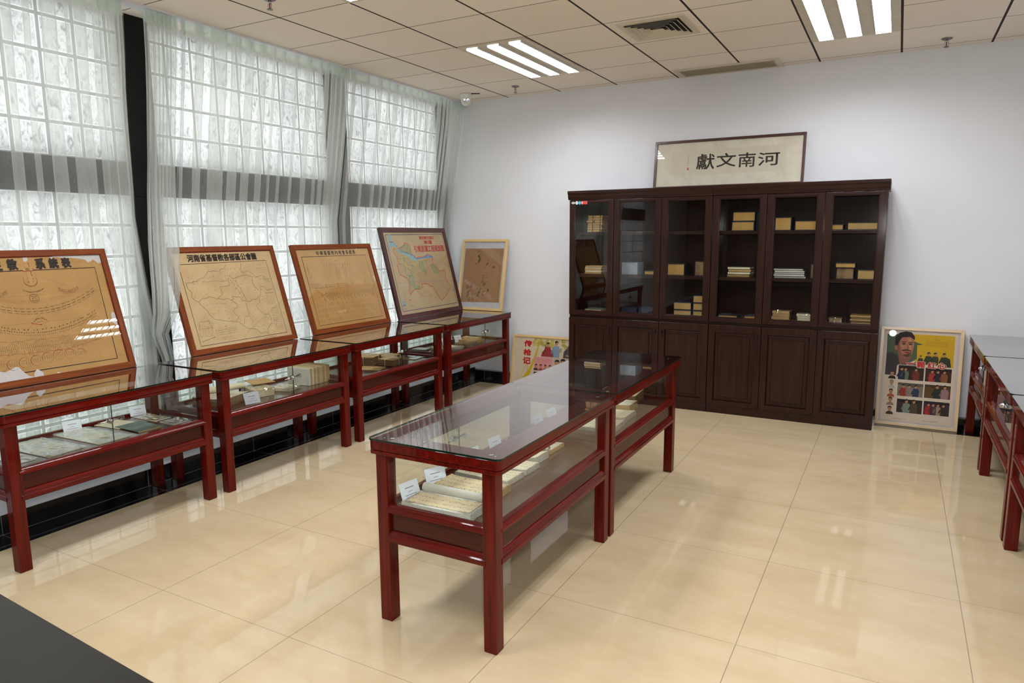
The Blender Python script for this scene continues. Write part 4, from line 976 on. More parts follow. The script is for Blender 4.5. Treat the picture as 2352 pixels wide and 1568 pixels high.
# first door (left)
for j, (a, b, dx) in enumerate(((-2.540, -2.474, 0), (-2.470, -2.396, 1))):
    r = pile('%s column of tied thin volumes on the upper shelf behind the leftmost glass door' % ('left' if j == 0 else 'right'), a, b, SH3, SH3 + .152, 7, mats=('pages_z', 'paper_tan'), name='tied_book_bundle', cat='books', seed=30 + j)
    MB().tube([(.02, -.09 - .006, 0), (.02, -.098, .07), (.022, -.096, .152), (.022, 0, .1535)], .0028, 6).build('tie', 'cloth_dark', r)
pile('cream thin volumes piled flat on the middle shelf behind the leftmost glass door', -2.560, -2.396, SH2, SH2 + .074, 5, mats=('pages_z', 'paper_cream'), seed=3)
pile('thin flat volumes lying low on the bottom shelf behind the leftmost glass door', -2.553, -2.39, SH1, SH1 + .034, 2, mats=('pages_z',), cover='cloth_grey', seed=4)
# second door
cased('pale grey cloth box on the middle shelf behind the second glass door', -2.198, -2.05, SH2, SH2 + .108, pages='cloth_pale', cover='cloth_pale', name='cloth_box', cat='box')
cased('small flat book on the middle shelf behind the second glass door', -1.987, -1.860, SH2, SH2 + .038, pages='pages_x', cover='cloth_blue')
cased('dark blue box on the bottom shelf, left one behind the second glass door', -2.192, -2.05, SH1, SH1 + .066, pages='cloth_blue', cover='cloth_blue', name='cloth_box', cat='box')
cased('dark blue box on the bottom shelf, right one behind the second glass door', -2.031, -1.888, SH1, SH1 + .072, pages='cloth_blue', cover='cloth_blue', name='cloth_box', cat='box')
# third door
cased('thick tan page block on the middle shelf behind the third glass door', -1.775, -1.624, SH2, SH2 + .103, cover='cloth_dark')
cased('dark cloth-cased book behind the tan page block, third glass door, middle shelf', -1.534, -1.446, SH2, SH2 + .126, cover='cloth_dark', pages='paper_brown')
for z, a, b, s_ in ((0, -1.710, -1.552, 0), (.068, -1.711, -1.554, 1)):
    cased('%s blue-cased book of the left stack on the bottom shelf, third glass door' % ('lower' if not s_ else 'upper'), a, b, SH1 + z, SH1 + z + .066, pages='pages_z')
for i, z in enumerate((0, .067, .134)):
    cased('%s blue-cased book of the right stack on the bottom shelf, third glass door' % ('lowest', 'middle', 'topmost')[i], -1.540, -1.428, SH1 + z, SH1 + z + .065, pages='pages_z')
# fourth door
for i, (z, a, b) in enumerate(((0, -1.236, -1.055), (.079, -1.230, -1.050))):
    cased('%s of two boxed page blocks stacked on the top shelf, fourth glass door' % ('lower', 'upper')[i], a, b, SH3 + z, SH3 + z + .077, dp=.2)
cased('dark cloth board standing beside the two stacked page blocks, fourth glass door', -1.045, -1.006, SH3, SH3 + .148, yf=6.12, pages='cloth_dark', cover='cloth_dark', name='cloth_box', cat='box')
pile('cream page block with dark cover on the middle shelf behind the fourth glass door', -1.254, -1.072, SH2, SH2 + .084, 4, mats=('pages_z', 'paper_cream'), cover='cloth_dark', seed=8)
cased('low book with blue cover on the bottom shelf, left one behind the fourth glass door', -1.319, -1.161, SH1, SH1 + .040, pages='pages_x')
cased('low book with blue cover on the bottom shelf, right one behind the fourth glass door', -1.104, -1.006, SH1, SH1 + .042, pages='pages_x')
# fifth door
cased('upright tan page block on the top shelf behind the fifth glass door, left one', -.893, -.768, SH3, SH3 + .106, cover='cloth_blue', dp=.2)
cased('wide tan page block on the top shelf behind the fifth glass door, right one', -.740, -.566, SH3, SH3 + .076, cover='cloth_blue', dp=.2)
pile('sloping pile of white booklets on the middle shelf behind the fifth glass door', -.878, -.640, SH2, SH2 + .076, 5, mats=('pages_white', 'paper_white'), cover='cloth_dark', seed=12, sl=.004)
cased('dark cased book on the middle shelf behind the fifth glass door, beside the white booklets', -.605, -.548, SH2, SH2 + .115, pages='paper_brown', cover='cloth_blue')
def wrapped(label, x0, x1, z0, z1, core, seed, yf=6.08, dp=.17, group=None, rot=0., n=4, loc=None):
    rnd = random.Random(seed); w = (x1 - x0) / 2; h = z1 - z0
    r = thing('wrapped_bundle', label, 'bundle', loc or ((x0 + x1) / 2, yf + dp / 2, z0), rot, group or G_B)
    m = MB(); hh = h * .86 / n
    for i in range(n): m.box(-w * .86 + rnd.uniform(-.004, .004), w * .84, -dp * .42, dp * .42, .002 + i * hh, .002 + (i + 1) * hh - .001, 0, rnd.uniform(-.04, .04))
    m.build('papers', core, r, .001)
    nx, ny = 22, 18; V = []
    for j in range(ny + 1):
        for i in range(nx + 1):
            u, v = i / nx * 2 - 1, j / ny * 2 - 1
            e = max(abs(u), abs(v)) ; k = 1 if e < .82 else max(0., (1 - e) / .18)
            z = (h * .9 + h * .14 * noise.noise((u * 4 + seed, v * 4, .3))) * (k ** .5) + .001
            V.append((u * w * (1.0 + .05 * noise.noise((v * 5, seed, 1.))), v * dp / 2, z))
    MB().add(V, [[j * (nx + 1) + i, j * (nx + 1) + i + 1, (j + 1) * (nx + 1) + i + 1, (j + 1) * (nx + 1) + i] for j in range(ny) for i in range(nx)], 0, False).build('plastic_wrap', 'plastic', r, fix=False)
    return r
wrapped('lumpy plastic-wrapped bundle on the bottom shelf behind the fifth glass door, left one', -.892, -.735, SH1, SH1 + .106, 'paper_tan', 2)
wrapped('flat plastic-wrapped bundle on the bottom shelf behind the fifth glass door, right one', -.698, -.568, SH1, SH1 + .086, 'paper_cream', 5)
# sixth door
cased('small low page block at the left of the top shelf behind the rightmost glass door', -.470, -.386, SH3, SH3 + .045, cover='cloth_blue', dp=.2)
cased('wide page block on the top shelf behind the rightmost glass door', -.352, -.150, SH3, SH3 + .058, cover='cloth_dark', pages='pages_z', dp=.2, wrap='top')
cased('brown boxed book under a thin one, middle shelf behind the rightmost glass door', -.416, -.290, SH2, SH2 + .088, pages='paper_brown', cover='cloth_dark')
cased('thin open-ended book lying on the brown boxed book, rightmost glass door', -.424, -.281, SH2 + .0885, SH2 + .128, cover='cloth_dark', yf=6.07)
cased('low reddish page block on the middle shelf at the far right, rightmost glass door', -.265, -.125, SH2, SH2 + .076, pages='pages_z', cover='cloth_dark')
wrapped('small plastic-wrapped bundle on the bottom shelf behind the rightmost glass door', -.452, -.348, SH1, SH1 + .062, 'paper_brown', 9, n=3)
pile('pile of worn brown volumes on the bottom shelf behind the rightmost glass door', -.290, -.145, SH1, SH1 + .086, 6, mats=('pages_brown', 'pages_z'), seed=21)

# ------------------------------------------------------------------ contents of the display cases
Z0 = DECK + .0008
def quadloc(pts):
    cx = sum(p[0] for p in pts) / 4; cy = sum(p[1] for p in pts) / 4
    return cx, cy
def card(label, x, y, rz, w=.078, h=.056, z=Z0, group='white label cards in the display cases', lean=.35):
    """printed card in a clear stand; local -y is its face"""
    r = thing('label_card', label, 'label card', (x, y, z), rz, group)
    R = Matrix.Rotation(-lean, 4, 'X')
    def T(p): return tuple(R @ Vector(p))
    def slab(mb, x0, x1, y0, y1, z0, z1, m=0):
        b = MB().box(x0, x1, y0, y1, z0, z1); mb.add([T(p) for p in b.v], b.f, m); return mb
    hd = slab(MB(), -w / 2 - .004, w / 2 + .004, .0016, .0030, 0.002, h + .006); hd.box(-w / 2 - .004, w / 2 + .004, -.012, .030, 0, .0015)
    hd.build('clear_stand', 'glass', r)
    c = slab(MB(), -w / 2, w / 2, 0, .0012, .004, h).build('card', 'card', r)
    t = MB(); rnd = random.Random(int(abs(x * 977 + y * 331)))
    for zz, l, q in ((.66, .46, .0035), (.44, .22, .002), (.26, .62, .0022)):
        xx = -w * l / 2
        while xx < w * l / 2:
            d = rnd.uniform(.002, .004); slab(t, xx, xx + d, -.0004, -.0001, h * zz - q / 2, h * zz + q / 2); xx += d + .0012
    t.build('print', 'print', c)
    return r
def manuscript(name, label, cat, cx, cy, sx, sy, th, rz, top='written', edge='pages_white', curl=0., group=None, z=Z0, border=None, seed=1):
    """stack of leaves with a slightly wavy top sheet"""
    r = thing(name, label, cat, (cx, cy, z), rz, group); n, q = 16, 12
    h = lambda u, v: th + curl * (abs(u) ** 3 * .7 + .3 * noise.noise((u * 2 + seed, v * 2, seed))) if curl else th
    V = []; F = []
    for j in range(q + 1):
        for i in range(n + 1):
            u, v = i / n * 2 - 1, j / q * 2 - 1
            jx = .004 * noise.noise((v * 4, seed, 0)) if abs(u) == 1 else 0; jy = .004 * noise.noise((u * 4, seed, 5)) if abs(v) == 1 else 0
            V.append((u * sx / 2 + jx, v * sy / 2 + jy, max(.002, h(u, v))))
    top_f = [[j * (n + 1) + i, j * (n + 1) + i + 1, (j + 1) * (n + 1) + i + 1, (j + 1) * (n + 1) + i] for j in range(q) for i in range(n)]
    rim = [i for i in range(n + 1)] + [j * (n + 1) + n for j in range(1, q + 1)] + [q * (n + 1) + i for i in range(n - 1, -1, -1)] + [j * (n + 1) for j in range(q - 1, 0, -1)]
    b = len(V); V2 = V + [(V[k][0] * 1.01, V[k][1] * 1.01, 0) for k in rim]
    side = [[rim[(k + 1) % len(rim)], rim[k], b + k, b + (k + 1) % len(rim)] for k in range(len(rim))]
    body = MB().add(V2, side + top_f, 0, False).build('leaves', edge, r, fix=False)
    m = border or 0.
    MB().add([(x * (1 - 2 * m / sx), y * (1 - 2 * m / sy), zz + .0012) for x, y, zz in V], top_f, 0, True).build('top_page', top, r, fix=False)
    return r
def roll(parent, a, b, rad, mat='paper_white', name='rolled_page'):
    return MB().tube([a, b], rad, 16, caps=False).tube([a, b], rad * .9, 16, caps=False).tube([a, b], rad * .55, 12, caps=False).build(name, mat, parent)
G_M = 'manuscripts lying in the middle display cases'
m1 = manuscript('open_manuscript', 'open manuscript with rolled white page, at the near end of the middle cases', 'manuscript', -1.475, 2.130, .31, .135, .024, .03, border=.014, curl=.004, group=G_M)
roll(m1, (-.16, .098, .032), (.155, .088, .03), .018)
MB().box(-.155, .155, .06, .10, .001, .02).build('backing_sheet', 'paper_white', m1, .002)
manuscript('open_manuscript', 'worn handwritten leaves just behind the rolled white page in the nearest middle case', 'manuscript', -1.485, 2.345, .29, .14, .022, .02, edge='pages_z', curl=.010, group=G_M, border=.004, seed=3)
m3 = manuscript('open_manuscript', 'open handwritten book, near half, with a dark sketch, centre of the nearest middle case', 'manuscript', -1.51, 2.53, .27, .14, .016, -.03, 'written_pale', 'pages_white', .006, G_M, border=.003, seed=4)
manuscript('open_manuscript', 'wide open handwritten book, far half, centre of the nearest middle case', 'manuscript', -1.505, 2.68, .27, .13, .018, -.03, 'written_pale', 'pages_white', .006, G_M, border=.003, seed=5)
manuscript('open_manuscript', 'curling plastic-covered leaves behind the wide open book, nearest middle case', 'manuscript', -1.52, 2.83, .25, .12, .020, -.02, 'paper_cream', 'pages_white', .018, G_M, border=.002, seed=6)
m6 = manuscript('open_manuscript', 'leaves with a pale roll at the far end of the nearest middle case', 'manuscript', -1.53, 3.01, .25, .15, .015, -.02, 'written_pale', 'pages_z', .005, G_M, border=.003, seed=7)
roll(m6, (-.12, -.075, .028), (.12, -.08, .028), .014)
for i, (x, y, rz) in enumerate(((-1.650, 2.155, 1.40), (-1.656, 2.340, 1.17), (-1.660, 2.66, 1.48), (-1.660, 2.86, 1.48))):
    card(('white card beside the rolled white page, nearest the camera', 'white card beside the worn handwritten leaves, second from the near end', 'white card seen through the glass top beside the wide open book', 'white card seen through the glass top beside the curling plastic-covered leaves')[i], x, y, rz, .100, .072)
for i, (x, y) in enumerate(((-1.665, 3.34), (-1.667, 3.52), (-1.66, 3.95))):
    card(('white card at the near end of the farther middle case', 'white card second from the near end of the farther middle case', 'white card towards the far end of the farther middle case')[i], x, y, 1.48, .098, .070)
manuscript('open_manuscript', 'frayed pale leaves at the near end of the farther middle case', 'manuscript', -1.43, 3.50, .33, .20, .018, .05, 'written_pale', 'pages_white', .012, G_M, border=.003, seed=8)
manuscript('open_manuscript', 'ragged-edged pale manuscript in the middle of the farther middle case', 'manuscript', -1.44, 3.74, .31, .20, .020, .02, 'paper_cream', 'pages_white', .010, G_M, border=.003, seed=9)
manuscript('paper_stack', 'stack of tan leaves in the farther middle case, before the thick far stack', 'paper stack', -1.48, 3.94, .29, .15, .040, .03, 'written_pale', 'pages_z', .004, G_M, border=.002, seed=10)
manuscript('paper_stack', 'thick worn tan volume at the far end of the farther middle case', 'paper stack', -1.50, 4.16, .25, .22, .052, .08, 'paper_old', 'pages_brown', .006, G_M, border=.002, seed=11)

G_LC = 'papers and books in the window-side display cases'
def sleeve(label, cx, cy, sx, sy, rz, page='paper_cream', z=Z0, name='sleeved_document', cat='document', seed=1, wrap=True):
    r = thing(name, label, cat, (cx, cy, z), rz, G_LC)
    MB().box(-sx / 2 + .012, sx / 2 - .012, -sy / 2 + .01, sy / 2 - .01, 0, .003).build('page', page, r)
    if wrap:
        n = 18; V = []
        for j in range(n + 1):
            for i in range(n + 1):
                u, v = i / n * 2 - 1, j / n * 2 - 1; e = max(abs(u), abs(v))
                V.append((u * sx / 2, v * sy / 2, .0045 + (.010 * noise.noise((u * 3 + seed, v * 3, seed)) * (1 - e ** 4)) + .004))
        MB().add(V, [[j * (n + 1) + i, j * (n + 1) + i + 1, (j + 1) * (n + 1) + i + 1, (j + 1) * (n + 1) + i] for j in range(n) for i in range(n)], 0, True).build('plastic_sleeve', 'plastic', r, fix=False)
    return r
sleeve('plastic-sleeved sheet at the left end of the case under the torn chart', -3.72, 1.665, .36, .10, .05, 'paper_white', seed=2)
sleeve('plastic-sleeved sheet with faint writing, left of the centre card under the torn chart', -3.715, 1.835, .39, .20, .06, 'written_pale', seed=3)
sleeve('plastic-sleeved sheet in front of the centre card under the torn chart', -3.715, 2.075, .41, .19, .04, 'paper_cream', seed=5)
sleeve('cream booklet lying behind the grey-green folder under the torn chart', -3.82, 2.285, .22, .16, .10, 'paper_cream', wrap=False, name='booklet', cat='booklet')
r = sleeve('grey-green folder with dark lettering, under the torn chart', -3.655, 2.305, .24, .165, -.02, 'cloth_grey', wrap=False, name='folder', cat='folder', z=Z0 + .0032)
t = MB(); rnd = random.Random(2)
for i in range(6): t.box(-.045 + .0, -.030, -.05 + i * .015, -.04 + i * .015, .0031, .0034)
for i in range(4): t.box(-.015, -.008, -.03 + i * .011, -.023 + i * .011, .0031, .0034)
t.build('lettering', 'black_plastic', r); MB().box(.106, .112, -.07, .06, -.0030, .0015).build('inner_pages', 'paper_tan', r)
sleeve('plastic-sleeved sheet beside the right-hand card under the torn chart', -3.78, 2.47, .22, .12, .02, 'paper_cream', seed=8)
sleeve('plastic-sleeved pinkish sheet at the right end of the case under the torn chart', -3.585, 2.475, .15, .12, .0, 'paper_white', seed=9)
card('white card standing in the centre of the case under the torn chart', -3.895, 2.082, 1.35, .09, .062)
card('white card right of the lock, in the case under the torn chart', -3.895, 2.462, 1.35, .09, .062)
# case under the pale map
row = thing('thin_volume', 'thin aged volume in the upright row beside the lock, case under the pale map', 'book', (-3.70, 3.552, Z0), 0, 'upright row of thin volumes')
MB().box(-.105, .105, -.0085, .0085, 0, .122).build('page_block', 'paper_cream', row, .002)
VM = ['paper_white', 'paper_tan', 'paper_cream', 'paper_tan', 'paper_old', 'paper_tan', 'paper_old', 'paper_old', 'envelope', 'paper_old', 'paper_tan', 'envelope']
alt = {k: MB().box(-.105, .105, -.0085, .0085, 0, .122).build('page_block', k, None, .002) for k in set(VM)}
row.children[0].data = alt['paper_white'].data
for i in range(1, 12):
    r = row.copy(); COL.objects.link(r); r.location = (-3.70 + random.uniform(-.002, .002), 3.552 + .0176 * i, Z0)
    c = alt[VM[i]].copy(); COL.objects.link(c); c.parent = r
for o in alt.values(): D.objects.remove(o)
card('white card on a silver foot at the front of the case under the pale map', -3.520, 2.985, 1.40, .105, .078)
card('white card catching the ceiling light at the back of the case under the pale map', -3.895, 3.13, 1.35, .105, .09)
card('small white card in the back left corner of the case under the pale map', -3.895, 2.90, 1.35, .08, .085)
manuscript('paper_stack', 'tan handwritten pages stacked at the left front of the case under the pale map', 'paper stack', -3.75, 2.93, .25, .23, .045, .25, 'written_pale', 'pages_brown', .008, G_LC, seed=14)
wrapped('plastic-wrapped packet of papers left of the lock, case under the pale map', -.10, .10, 0, .062, 'paper_old', 31, dp=.17, group=G_LC, rot=-.25, loc=(-3.70, 3.185, Z0))
wrapped('flat plastic-wrapped papers right of the lock, case under the pale map', -.09, .09, 0, .028, 'paper_cream', 33, dp=.16, group=G_LC, rot=.3, loc=(-3.665, 3.385, Z0))
r = thing('envelope', 'ochre envelope resting on the papers behind the lock, case under the pale map', 'envelope', (-3.785, 3.275, Z0 + .066), -.35, G_LC)
MB().box(-.085, .085, -.075, .075, 0, .004).build('envelope_body', 'envelope', r, .001); MB().add([(-.085, -.075, .0045), (-.085, .075, .0045), (-.02, 0, .0052)], [[0, 1, 2]]).build('flap', 'paper_tan', r, fix=False)
r = thing('paper_roll', 'loosely rolled tan paper behind the handwritten pages, case under the pale map', 'paper roll', (-3.81, 3.02, Z0 + .0495), 1.2, G_LC)
MB().tube([(-.12, 0, .020), (.12, 0, .020)], .020, 16, caps=False).tube([(-.12, 0, .020), (.12, 0, .020)], .013, 12, caps=False).build('rolled_sheet', 'paper_cream', r); MB().box(-.12, .12, .01, .06, .0, .003).build('loose_end', 'paper_cream', r)
# case under the stained chart
def tied(label, cx, cy, sx, sy, h, rz, seed, n=9):
    rnd = random.Random(seed); r = thing('tied_bundle', label, 'bundle', (cx, cy, Z0), rz, G_LC)
    m = MB()
    for i in range(n):
        k = 1 - .06 * rnd.random(); m.box(-sx / 2 * k + rnd.uniform(-.006, .006), sx / 2 * k, -sy / 2 * k + rnd.uniform(-.006, .006), sy / 2 * k, h * i / n + .0005, h * (i + 1) / n - .001, 1 if i == n - 1 else 0, rnd.uniform(-.05, .05))
    m.build('papers', ['pages_brown', 'paper_tan'], r, .0015)
    w = .0022
    MB().tube([(sx / 2 + w, .01, 0), (sx / 2 + w, .01, h), (0, .012, h + w), (-sx / 2 - w, .01, h), (-sx / 2 - w, .01, 0)], w, 6).tube([(.0, -sy / 2 - w, 0), (0, -sy / 2 - w, h), (.004, 0, h + w), (0, sy / 2 + w, h), (0, sy / 2 + w, 0)], w, 6).build('twine', 'twine', r)
    return r
tied('large tied bundle of browned papers at the left of the case under the stained chart', -3.805, 4.42, .18, .18, .072, .30, 3, 12)
tied('smaller tied bundle of browned papers in front, case under the stained chart', -3.612, 4.475, .15, .15, .056, .06, 5)
tied('flat tied bundle behind the lock, case under the stained chart', -3.80, 4.67, .17, .16, .040, .12, 8, 6)
sleeve('flat tan board lying at the left front of the case under the stained chart', -3.645, 4.27, .22, .17, .28, 'paper_tan', wrap=False, name='flat_board', cat='board')
sleeve('glossy plastic-sleeved sheet at the right of the case under the stained chart', -3.70, 4.79, .30, .16, .12, 'paper_brown', seed=14)
# case in the corner
r = sleeve('dark album with a white sheet on it, left end of the corner case', -3.86, 5.24, .24, .20, .2, 'cloth_dark', wrap=False, name='album', cat='album')
MB().box(-.07, .07, -.06, .06, .0032, .005).build('white_sheet', 'paper_white', r)
manuscript('paper_stack', 'small tan book front left in the corner case', 'paper stack', -3.67, 5.27, .13, .10, .016, .1, 'paper_tan', 'pages_z', .004, G_LC, seed=16)
manuscript('paper_stack', 'cream booklet at the front by the label card in the corner case', 'paper stack', -3.62, 5.44, .15, .11, .014, .15, 'paper_cream', 'pages_white', .006, G_LC, seed=17)
manuscript('paper_stack', 'worn brown volume at the front of the corner case', 'paper stack', -3.60, 5.62, .17, .17, .022, .1, 'paper_brown', 'pages_brown', .005, G_LC, seed=18)
manuscript('paper_stack', 'dark-covered book at the back of the corner case', 'paper stack', -3.84, 5.60, .15, .15, .040, .1, 'paper_old', 'cloth_dark', .004, G_LC, seed=19)
manuscript('paper_stack', 'ochre volume right of the lock in the corner case', 'paper stack', -3.68, 5.84, .20, .18, .024, .05, 'envelope', 'pages_z', .004, G_LC, seed=20)
manuscript('paper_stack', 'pale sheets at the right end of the corner case', 'paper stack', -3.80, 6.03, .18, .12, .012, .05, 'paper_old', 'pages_z', .004, G_LC, seed=21)
card('white card front left in the corner case, beside the small tan book', -3.745, 5.36, 1.1, .085, .075)
card('white card at the front of the corner case, beside the cream booklet', -3.745, 5.50, 1.15, .085, .075)
card('white card at the back of the corner case, left of the lock', -3.90, 5.77, 1.2, .085, .075)
card('white card just left of the lock, front row of the corner case', -3.765, 5.74, 1.2, .085, .075)

# ------------------------------------------------------------------ ceiling fittings
def ceiling_light(x, y, label):
    """recessed fitting with three bright louvred strips; x, y is the low corner of a one by two panel bay"""
    r = thing('ceiling_light', label, 'ceiling light', (x + CS / 2, y + CS, CH), 0, 'recessed three-strip ceiling lights')
    W, L = CS - .016, 2 * CS - .016
    MB().ring([(-W / 2, -L / 2), (W / 2, -L / 2), (W / 2, L / 2), (-W / 2, L / 2)], [(-W / 2 + .012, -L / 2 + .012), (W / 2 - .012, -L / 2 + .012), (W / 2 - .012, L / 2 - .012), (-W / 2 + .012, L / 2 - .012)], -.008, -.0005).build('frame', 'vent', r)
    tr = MB(); sw = .098; gap = (W - .024 - 3 * sw) / 3.
    xs = [-W / 2 + .012 + gap / 2 + i * (sw + gap) for i in range(3)]
    cuts = [-W / 2 + .012] + [v for a in xs for v in (a, a + sw)] + [W / 2 - .012]
    for i in range(0, len(cuts), 2): tr.box(cuts[i], cuts[i + 1], -L / 2 + .012, L / 2 - .012, -.007, -.0005)
    tr.build('tray', 'vent', r)
    for a in xs:
        t = MB().box(a, a + sw, -L / 2 + .04, L / 2 - .04, -.0045, -.0005).box(a, a + sw, -L / 2 + .012, -L / 2 + .04, -.007, -.0005, 1).box(a, a + sw, L / 2 - .04, L / 2 - .012, -.007, -.0005, 1).build('tube_strip', ['tube', 'vent'], r)
        lv = MB()
        for q in range(15):
            yy = -L / 2 + .05 + q * (L - .1) / 14.
            lv.box(a, a + sw, yy - .0012, yy + .0012, -.020, -.0046)
        lv.box(a, a + .002, -L / 2 + .04, L / 2 - .04, -.020, -.0046).box(a + sw - .002, a + sw, -L / 2 + .04, L / 2 - .04, -.020, -.0046)
        lv.build('louvre', 'white_plastic', t)
    return r
CXc = lambda k: CX0 + CS * k
CYr = lambda m: CY0 - CS * m
ceiling_light(CXc(1), CYr(3), 'recessed ceiling light with three bright strips, above the window-side cases')
ceiling_light(CXc(5), CYr(3), 'recessed ceiling light with three bright strips, at the top right above the bookcases')
ceiling_light(CXc(1), CYr(7), 'recessed ceiling light whose far tip just shows at the top edge of the picture')
def area(name, loc, sx, sy, power, rgb=(244, 248, 255), rot=(0, 0, 0)):
    l = D.lights.new(name, 'AREA'); l.shape = 'RECTANGLE'; l.size = sx; l.size_y = sy; l.energy = power; l.color = lin(rgb)[:3]
    o = D.objects.new(name, l); COL.objects.link(o); o.location = loc; o.rotation_euler = rot
    return o
# the same fittings farther along the ceiling, behind and above the camera
STRIP = .95 * LAMP * PI * .098 * 1.07
for cx_, ry in ((CXc(5), CYr(7)), (CXc(1), CYr(11)), (CXc(5), CYr(11))):
    for q in range(3): area('ceiling_strip_lamp', (cx_ + .10 + q * .187, ry + CS, CH - .012), .098, 1.07, STRIP)

def vanes(r, w0, n, step, depth):
    for i in range(n):
        a, b = w0 - i * step, w0 - i * step - step * .82
        m = MB(); P = [(a, -.004), (b, -.004 - depth * .2), (b, .0), (a, .012)]
        V = []
        for d, z in ((a, -.003), (b, -depth)):
            V += [(-d, -d, z), (d, -d, z), (d, d, z), (-d, d, z)]
        m.add(V, [[j, (j + 1) % 4, 4 + (j + 1) % 4, 4 + j] for j in range(4)])
        m.build('vane_ring', 'vent', r, fix=False)
r = thing('air_diffuser', 'square cream air diffuser with nested vanes set in the ceiling', 'air vent', (-1.507, 4.805, CH), 0)
s_ = .222
MB().ring([(-s_, -s_), (s_, -s_), (s_, s_), (-s_, s_)], [(-s_ + .036, -s_ + .036), (s_ - .036, -s_ + .036), (s_ - .036, s_ - .036), (-s_ + .036, s_ - .036)], -.009, -.0005).build('frame', 'vent', r, .002)
MB().box(-s_ + .03, s_ - .03, -s_ + .03, s_ - .03, -.0018, -.0006).build('duct_opening', 'vent_dark', r)  # flat plate, no hole: shade behind the vanes put into its colour
for i in range(5):
    a = .180 - i * .034; m = MB(); V = []
    for d, z in ((a - .024, -.0022), (a, -.018)): V += [(-d, -d, z), (d, -d, z), (d, d, z), (-d, d, z)]
    m.add(V, [[j, (j + 1) % 4, 4 + (j + 1) % 4, 4 + j] for j in range(4)])
    if i == 4: m.add([(-a + .024, -a + .024, -.0022), (a - .024, -a + .024, -.0022), (a - .024, a - .024, -.0022), (-a + .024, a - .024, -.0022)], [[0, 1, 2, 3]])
    m.build('vane_ring', 'vent', r, fix=False)
MB().box(-.10, -.06, -.215 + .395, -.20 + .395, -.0105, -.0092).build('blue_tab', plain('blue_tape', (60, 120, 160), .5), r)
r = thing('return_grille', 'long cream slotted air grille in the ceiling edge above the bookcases', 'air vent', (-1.345, 6.195, CH), 0)
a, b = .425, .145
MB().ring([(-a, -b), (a, -b), (a, b), (-a, b)], [(-a + .055, -b + .035), (a - .055, -b + .035), (a - .055, b - .03), (-a + .055, b - .03)], -.010, -.0005).build('frame', 'vent', r, .002)
MB().box(-a + .05, a - .05, -b + .03, b - .025, -.0018, -.0006).build('duct_opening', 'vent_dark', r)  # solid plate darkened to stand for the shade between the slats
for i in range(7): MB().add([(-a + .055, -b + .05 + i * .028, -.0025), (a - .055, -b + .05 + i * .028, -.0025), (a - .055, -b + .066 + i * .028, -.012), (-a + .055, -b + .066 + i * .028, -.012)], [[0, 1, 2, 3]]).build('slat', plain('dull_cream_slat', (150, 140, 118), .5), r, fix=False)
MB().box(a - .048, a - .046, -b + .02, b - .02, -.0112, -.0101).box(-a + .046, -a + .048, -b + .02, b - .02, -.0112, -.0101).build('seam_line', 'vent_dark', r)
def sprinkler(x, y, label):
    r = thing('sprinkler_head', label, 'sprinkler', (x, y, CH), 0, 'ceiling sprinkler heads')
    MB().lathe([(0, -.001), (.036, -.001), (.037, -.004), (.026, -.010), (.010, -.012), (0, -.012)], seg=24).build('escutcheon', 'grey_steel', r)
    m = MB().lathe([(.0, -.012), (.010, -.012), (.010, -.024), (.006, -.026), (0, -.026)], seg=14)
    for sg in (-1, 1): m.tube([(sg * .008, 0, -.022), (sg * .014, 0, -.036), (sg * .010, 0, -.05), (0, 0, -.056)], .0022, 6)
    m.build('yoke', 'chrome', r)
    MB().tube([(0, 0, -.026), (0, 0, -.052)], .0032, 8).build('bulb', 'red_bulb', r)
    MB().lathe([(0, -.056), (.017, -.057), (.018, -.0595), (0, -.059)], seg=16).build('deflector', 'grey_steel', r)
sprinkler(-3.306, 3.10, 'sprinkler head at the top edge of the picture above the curtains')
sprinkler(-3.213, 5.93, 'sprinkler head near the corner camera')
sprinkler(.206, 6.08, 'sprinkler head at the right above the yellow film poster')
r = thing('security_camera', 'white dome security camera under the ceiling in the curtain corner', 'camera', (-3.80, 6.0, CH), 0)
MB().lathe([(0, -.001), (.062, -.001), (.063, -.012), (.057, -.045), (.052, -.05), (0, -.05)], seg=28).build('mount', 'white_plastic', r)
h = MB().ball((0, 0, -.062), .050, sc=(1, 1, 1.05)).build('ball', 'white_plastic', r)
d = (Vector((0, 0, 1.52)) - Vector((-3.80, 6.0, CH - .062))).normalized()
sd = d.cross(Vector((0, 0, 1))).normalized()
for sg, nm in ((-1, 'lens'), (1, 'lens')):
    c = Vector((0, 0, -.062)) + d * .0445 + sd * sg * .019 + Vector((0, 0, .004))
    MB().tube([c, c + d * .007], .016, 16).build(nm, 'black_lens', h); 
    MB().tube([c + d * .005, c + d * .0078], [.005, .003], 10).build('lens_glint', 'chrome' if sg > 0 else 'black_plastic', h)
MB().tube([Vector((.06, .0, -.004)), Vector((.10, .02, -.004)), Vector((.135, .04, -.003))], .005, 8).build('cable', 'black_plastic', r)

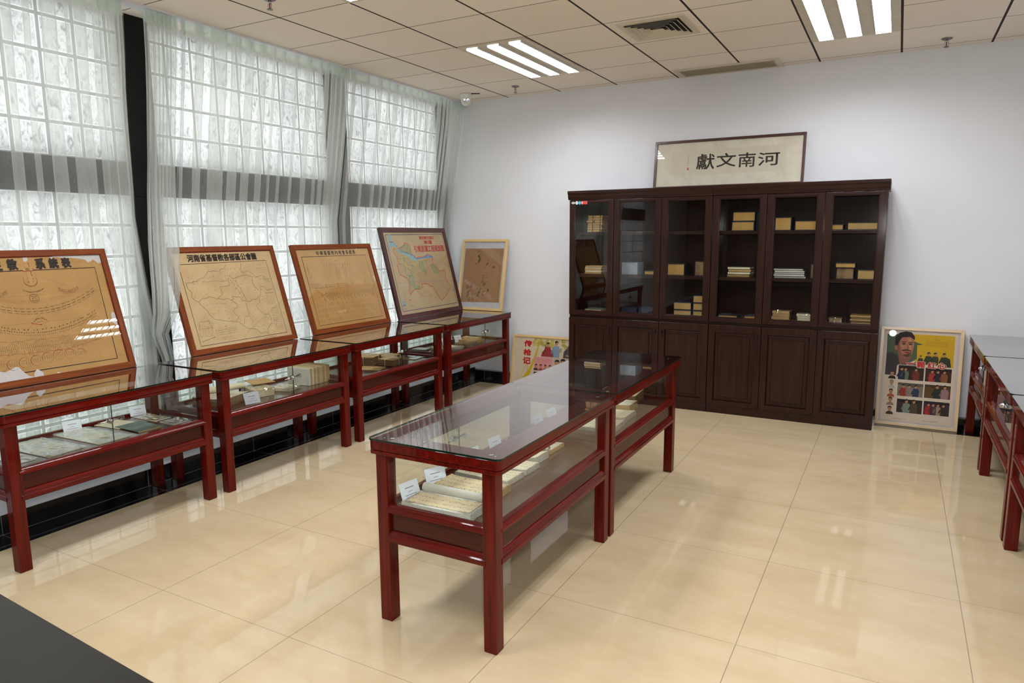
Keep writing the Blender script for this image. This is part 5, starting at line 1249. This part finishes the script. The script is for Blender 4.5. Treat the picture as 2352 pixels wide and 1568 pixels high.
# ------------------------------------------------------------------ dark desk beside the camera
r = thing('dark_desk', 'dark glossy desk whose corner shows at the bottom left of the picture', 'desk', (-1.45, .30, 0), -.058)
MB().box(-1.15, .95, -.40, .395, .722, .75).build('desk_top', 'desk', r, .003)
for a in (-1.05, .85):
    MB().box(a - .02, a + .02, -.36, .36, .0, .722).build('side_panel', 'desk', r, .002)
MB().box(-1.03, .83, .30, .318, .30, .722).build('modesty_panel', 'desk', r)

# ------------------------------------------------------------------ camera, lights, world
def cam_rot(p, y, r):
    fwd = Vector((-math.sin(y) * math.cos(p), math.cos(y) * math.cos(p), -math.sin(p)))
    right = Vector((math.cos(y), math.sin(y), 0)); up = right.cross(fwd)
    R, U = math.cos(r) * right + math.sin(r) * up, -math.sin(r) * right + math.cos(r) * up
    return Matrix(((R.x, U.x, -fwd.x, 0), (R.y, U.y, -fwd.y, 0), (R.z, U.z, -fwd.z, 0), (0, 0, 0, 1)))
cd = D.cameras.new('camera'); co = D.objects.new('camera', cd); COL.objects.link(co)
cd.sensor_fit = 'HORIZONTAL'; cd.sensor_width = 36.; cd.lens = 1599.29 * 36 / 2352.; cd.clip_start = .05
co.matrix_world = Matrix.Translation((0, 0, 1.519)) @ cam_rot(.15067, .50331, -.00608)
SC.camera = co
# flash on the camera
fl = D.lights.new('camera_flash', 'SPOT'); fl.energy = 105.; fl.shadow_soft_size = .045; fl.spot_size = 2.0; fl.spot_blend = .6; fl.color = (.97, .98, 1.)
fo = D.objects.new('camera_flash', fl); COL.objects.link(fo)
fo.matrix_world = Matrix.Translation((.02, .02, 1.66)) @ cam_rot(.12, .45, 0.)
w = D.worlds.new('overcast_daylight'); SC.world = w; w.use_nodes = True
nt = w.node_tree; bg = nt.nodes['Background']; bg.inputs[0].default_value = (.985, .99, 1., 1); bg.inputs[1].default_value = 2.0
SC.cycles.use_denoising = True
SC.cycles.use_adaptive_sampling = True; SC.cycles.adaptive_threshold = .06; SC.cycles.max_bounces = 7; SC.cycles.diffuse_bounces = 3; SC.cycles.glossy_bounces = 4; SC.cycles.transmission_bounces = 6; SC.cycles.transparent_max_bounces = 28
SC.cycles.use_light_tree = False; SC.cycles.caustics_reflective = False; SC.cycles.caustics_refractive = False
SC.cycles.sample_clamp_indirect = 6.
SC.view_settings.view_transform = 'Standard'; SC.view_settings.look = 'None'; SC.view_settings.exposure = .2; SC.view_settings.gamma = 1.
bpy.context.view_layer.update()
